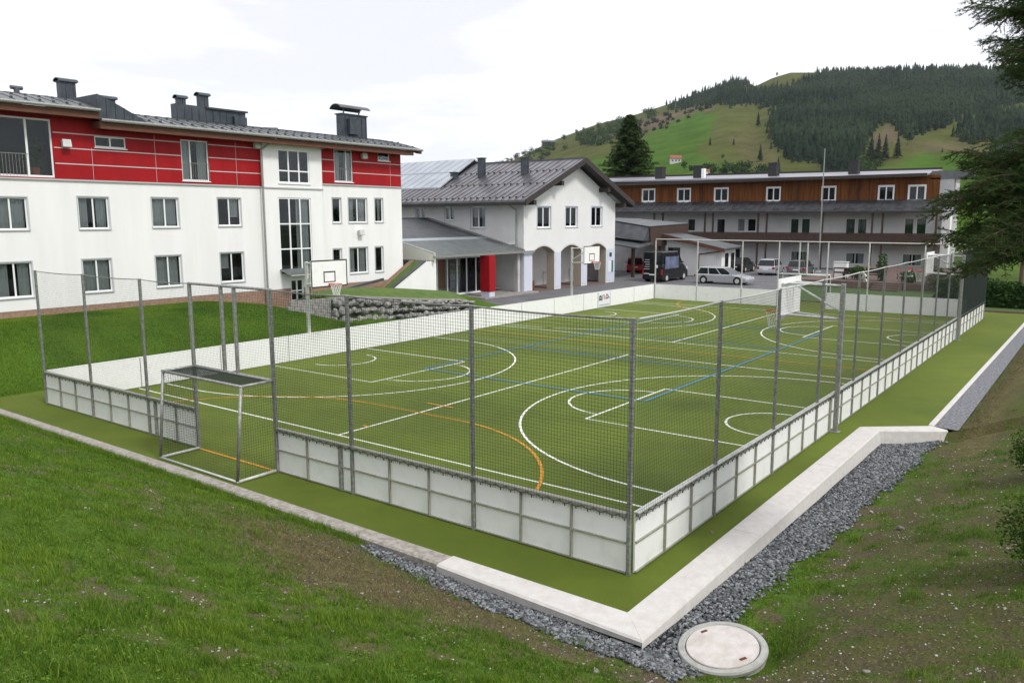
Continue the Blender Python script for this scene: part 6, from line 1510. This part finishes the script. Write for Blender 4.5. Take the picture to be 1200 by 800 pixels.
# near spruce on the right bank: every twig a brush of needles
def near_spruce(base, h, label, limbs, name='spruce', needle=.022):
    t = thing(name, base, label, 'tree'); bx, by, bz = base
    MB().tube((bx, by, bz-.4), (bx, by, bz+h), .15, 12, .05).build('trunk', M['bark'], t)
    lm = MB(); NV = []; NT = []
    def brush(p, q, n, tn):
        p = np.array(p); q = np.array(q); d = q-p; ln = np.linalg.norm(d); d /= ln+1e-9
        u = rng.random(n); c0 = p+u[:, None]*(q-p); r = rng.normal(0, 1, (n, 3)); r -= (r@d)[:, None]*d; r /= np.linalg.norm(r, axis=1)[:, None]
        e = r*.85+d*.6; l = needle*rng.uniform(.7, 1.25, (n, 1)); s = np.cross(e, d); s /= np.linalg.norm(s, axis=1)[:, None]+1e-9; s *= .0034
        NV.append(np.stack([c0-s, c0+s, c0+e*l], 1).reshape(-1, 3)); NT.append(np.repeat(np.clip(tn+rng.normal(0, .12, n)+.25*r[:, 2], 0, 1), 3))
    for (a, z, L_, rise, droop) in limbs:
        n = int(L_/.085); prev = Vector((bx, by, z)); pts = []
        for j_ in range(1, n+1):
            v = j_/n; aa = a+.06*math.sin(5*v+z); q = Vector((bx+math.cos(aa)*L_*v, by+math.sin(aa)*L_*v, z+L_*(rise*v-droop*v*v)+.02*math.sin(9*v))); lm.tube(prev, q, .018*(1-v)+.005, 5, .018*(1-v)+.004, caps=False)
            if v > .25: brush(prev, q, 26, .45+.3*v)
            pts.append((prev.copy(), q, v, aa)); prev = q
        for p, q, v, aa in pts:
            if v < .18: continue
            for s_ in (-1, 1):
                if rng.random() < .12: continue
                l = (.14+.46*(1-v)**.7*min(1, v*2.6))*rng.uniform(.6, 1.15)*min(1, L_/1.5)+.05; b = aa+s_*rng.uniform(.55, 1.05); e = Vector((math.cos(b), math.sin(b), rng.uniform(-.75, .30)))
                tip = p+e*l; lm.tube(p, tip, .005, 4, .003, caps=False); brush(p, tip, int(300*l), .35+.4*v)
                m_n = int(l/.075)
                for k in range(1, m_n+1):
                    c0 = p+e*l*(k/(m_n+.6))
                    for s2 in (-1, 1):
                        b2 = b+s2*rng.uniform(.6, 1.0); e2 = Vector((math.cos(b2), math.sin(b2), rng.uniform(-.8, .4))); l2 = (.05+.42*l*(1-k/(m_n+1)))*rng.uniform(.6, 1.2); tp2 = c0+e2*l2; brush(c0, tp2, int(280*l2)+4, .35+.45*v)
    lm.build('limbs', M['bark'], t); V = np.concatenate(NV); T_ = np.concatenate(NT)
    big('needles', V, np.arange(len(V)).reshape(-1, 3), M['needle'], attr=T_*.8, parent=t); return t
def at(px_, Zd, py_=None):
    d = fw*Zd+r2*((px_-600)/F*Zd)+(u2*(-(py_-400)/F*Zd) if py_ is not None else Vector((0, 0, 0))); return CAM+d
b_ = at(1292, 11.0); gzb = float(ground_z(np.array([b_.x]), np.array([b_.y]))[0])
toC = math.atan2(r2.y, r2.x)+PI        # direction towards picture left
limbs = []
lr = random.Random(5)
for k in range(96):   # lower skirt
    z = 5.22+1.35*k/96+lr.uniform(-.06, .06); a = toC+lr.uniform(-1.2, 1.2); f = max(.25, math.cos(a-toC))**.3; L_ = (2.55-.85*max(0, z-5.85)-1.1*max(0, 5.75-z))*lr.uniform(.70, 1.0)*f
    limbs.append((a, z, L_, .06+lr.uniform(-.22, .22), .18+lr.uniform(-.12, .14)))
for k in range(10):    # bare stretch
    z = 6.65+.55*k/10; a = toC+lr.uniform(-1.2, 1.2); limbs.append((a, z, lr.uniform(.8, 1.25), .02, .14))
for k in range(50):   # upper boughs against the sky
    z = 7.3+2.0*k/50; a = toC+lr.uniform(-1.0, 1.0); limbs.append((a, z, (1.75+.3*math.sin(k*1.3))*lr.uniform(.75, 1.0), .16, .12))
limbs += [(toC+.05, 7.95, 2.3, .16, .06), (toC-.12, 8.25, 2.05, .24, .05), (toC+.2, 7.5, 2.0, .12, .08), (toC-.1, 8.0, 1.9, .2, .1), (toC+.0, 8.1, 2.2, .18, .06)]
near_spruce((b_.x, b_.y, gzb), 9.5-gzb, 'near spruce whose boughs reach in over the right edge of the picture', limbs)
# leafy bushes at the right edge of the bank
M['bushleaf'] = mat('mid_green_bush_leaves', (.022, .055, .008), .65, c2=(.085, .15, .022), attr='tone', transl=.25, spec=.1)
for i, (px_, Zd, q) in enumerate(((1268, 9.5, .60), (1240, 14.5, .55))):
    b2_ = at(px_, Zd); g2 = float(ground_z(np.array([b2_.x]), np.array([b2_.y]))[0])
    shrub('bush', (b2_.x, b2_.y, g2+q*.8), (q, q, q*.95), ('leafy green bush at the lower right picture edge, the nearer of two', 'leafy green bush at the right picture edge, the farther of two')[i], M['bushleaf'], 7000, .028, 'bush', 'bushes on the right bank')
# hedge and broadleaf trees beyond the far end of the walkway
hd = thing('hedge', (47.5, 0, 0), 'dense dark green hedge across the far end of the turf walkway', 'hedge')
n = 16000; hx_ = rng.uniform(46.6, 48.2, n); hy_ = rng.uniform(-16, 3.6, n); hz_ = rng.uniform(0, 1.65, n)
edge = (np.abs(hz_-1.65) < .3) | (hx_ < 47.0); hx_, hy_, hz_ = hx_[edge], hy_[edge], hz_[edge]; hz_ = hz_+.12*np.sin(hy_*1.3)
n = len(hx_); c0 = np.stack([hx_, hy_, hz_], -1); a = rng.normal(0, .08, (n, 3)); b = rng.normal(0, .06, (n, 3))
big('foliage', np.stack([c0-a, c0-b, c0+a, c0+b], 1).reshape(-1, 3), np.arange(4*n).reshape(-1, 4), M['leafdark'], attr=np.repeat(rng.random(n)*.8, 4), parent=hd)
MB().box(46.95, 48.0, -16, 3.5, 0, 1.45).build('inner_growth', M['leafdark'], hd)
tag(MB().box(44.02, 44.15, -2.1, 3.5, -.1, .11).box(44.02, 44.15, 3.5, 22.1, -.1, .06).build('timber_edging', M['pinkpave'], loc=(44.1, 0, 0)), 'thin reddish edging along the far end of the turf walkway', 'edging')
def broadleaf(base, h, cr, label, m_, n=2600, size=.16, trunk=.16):
    t = thing('broadleaf_tree', base, label, 'tree'); bx, by, bz = base; m = MB(); m.tube((bx, by, bz-.2), (bx, by, bz+h*.5), trunk, 9, trunk*.6); Vs = []; Ts = []
    for k in range(11):
        a = k*2.4; r = cr*rng.uniform(.3, .72); z = bz+h*rng.uniform(.48, .9); e = (bx+math.cos(a)*r, by+math.sin(a)*r, z); m.tube((bx, by, bz+h*rng.uniform(.3, .5)), e, trunk*.4, 5, trunk*.12)
        q = cr*rng.uniform(.32, .5); V, T_ = leaf_cloud(e, (q, q, q*.75), n//11, size, shell=.25); Vs.append(V); Ts.append(np.clip(T_+rng.normal(0, .12), 0, 1))
    m.build('trunk', M['bark'], t); big('crown', np.concatenate(Vs), np.arange(sum(len(v) for v in Vs)).reshape(-1, 4), m_, attr=np.concatenate(Ts), parent=t)
broadleaf((58, -.2, 0), 7.5, 3.0, 'fresh green tree with a slim trunk just behind the hedge', M['leafbright'])
broadleaf((62, -5, 0), 8.5, 3.8, 'fresh green tree to the right of the slim-trunked one behind the hedge', M['leafbright'])
broadleaf((70, 3.8, 0), 7.0, 3.0, 'pale green tree beside the white end wall of the guest house', M['leafbright'])
broadleaf((54, -6.5, 0), 7.0, 3.4, 'dark tree at the right end of the hedge', M['leafdark'])
broadleaf((78, -3, 0), 9.0, 4.5, 'large green tree farthest behind the hedge', M['leafdark'])
# thin air between the yard and the hills
hm = bpy.data.materials.new('thin_haze'); hm.use_nodes = True; hn = hm.node_tree.nodes; hn.remove(hn['Principled BSDF'])
pv = hn.new('ShaderNodeVolumePrincipled'); pv.inputs['Color'].default_value = (.86, .92, 1, 1); pv.inputs['Density'].default_value = .00005; pv.inputs['Anisotropy'].default_value = .2
hm.node_tree.links.new(pv.outputs[0], hn['Material Output'].inputs['Volume'])
tag(MB().box(-1700, 2500, -1750, 2500, -45, 330).build('haze', hm), kind='stuff')
for o in bpy.data.objects:
    if o.type == 'MESH' and len(o.data.materials) == 0: o.data.materials.append(M['plaster'])
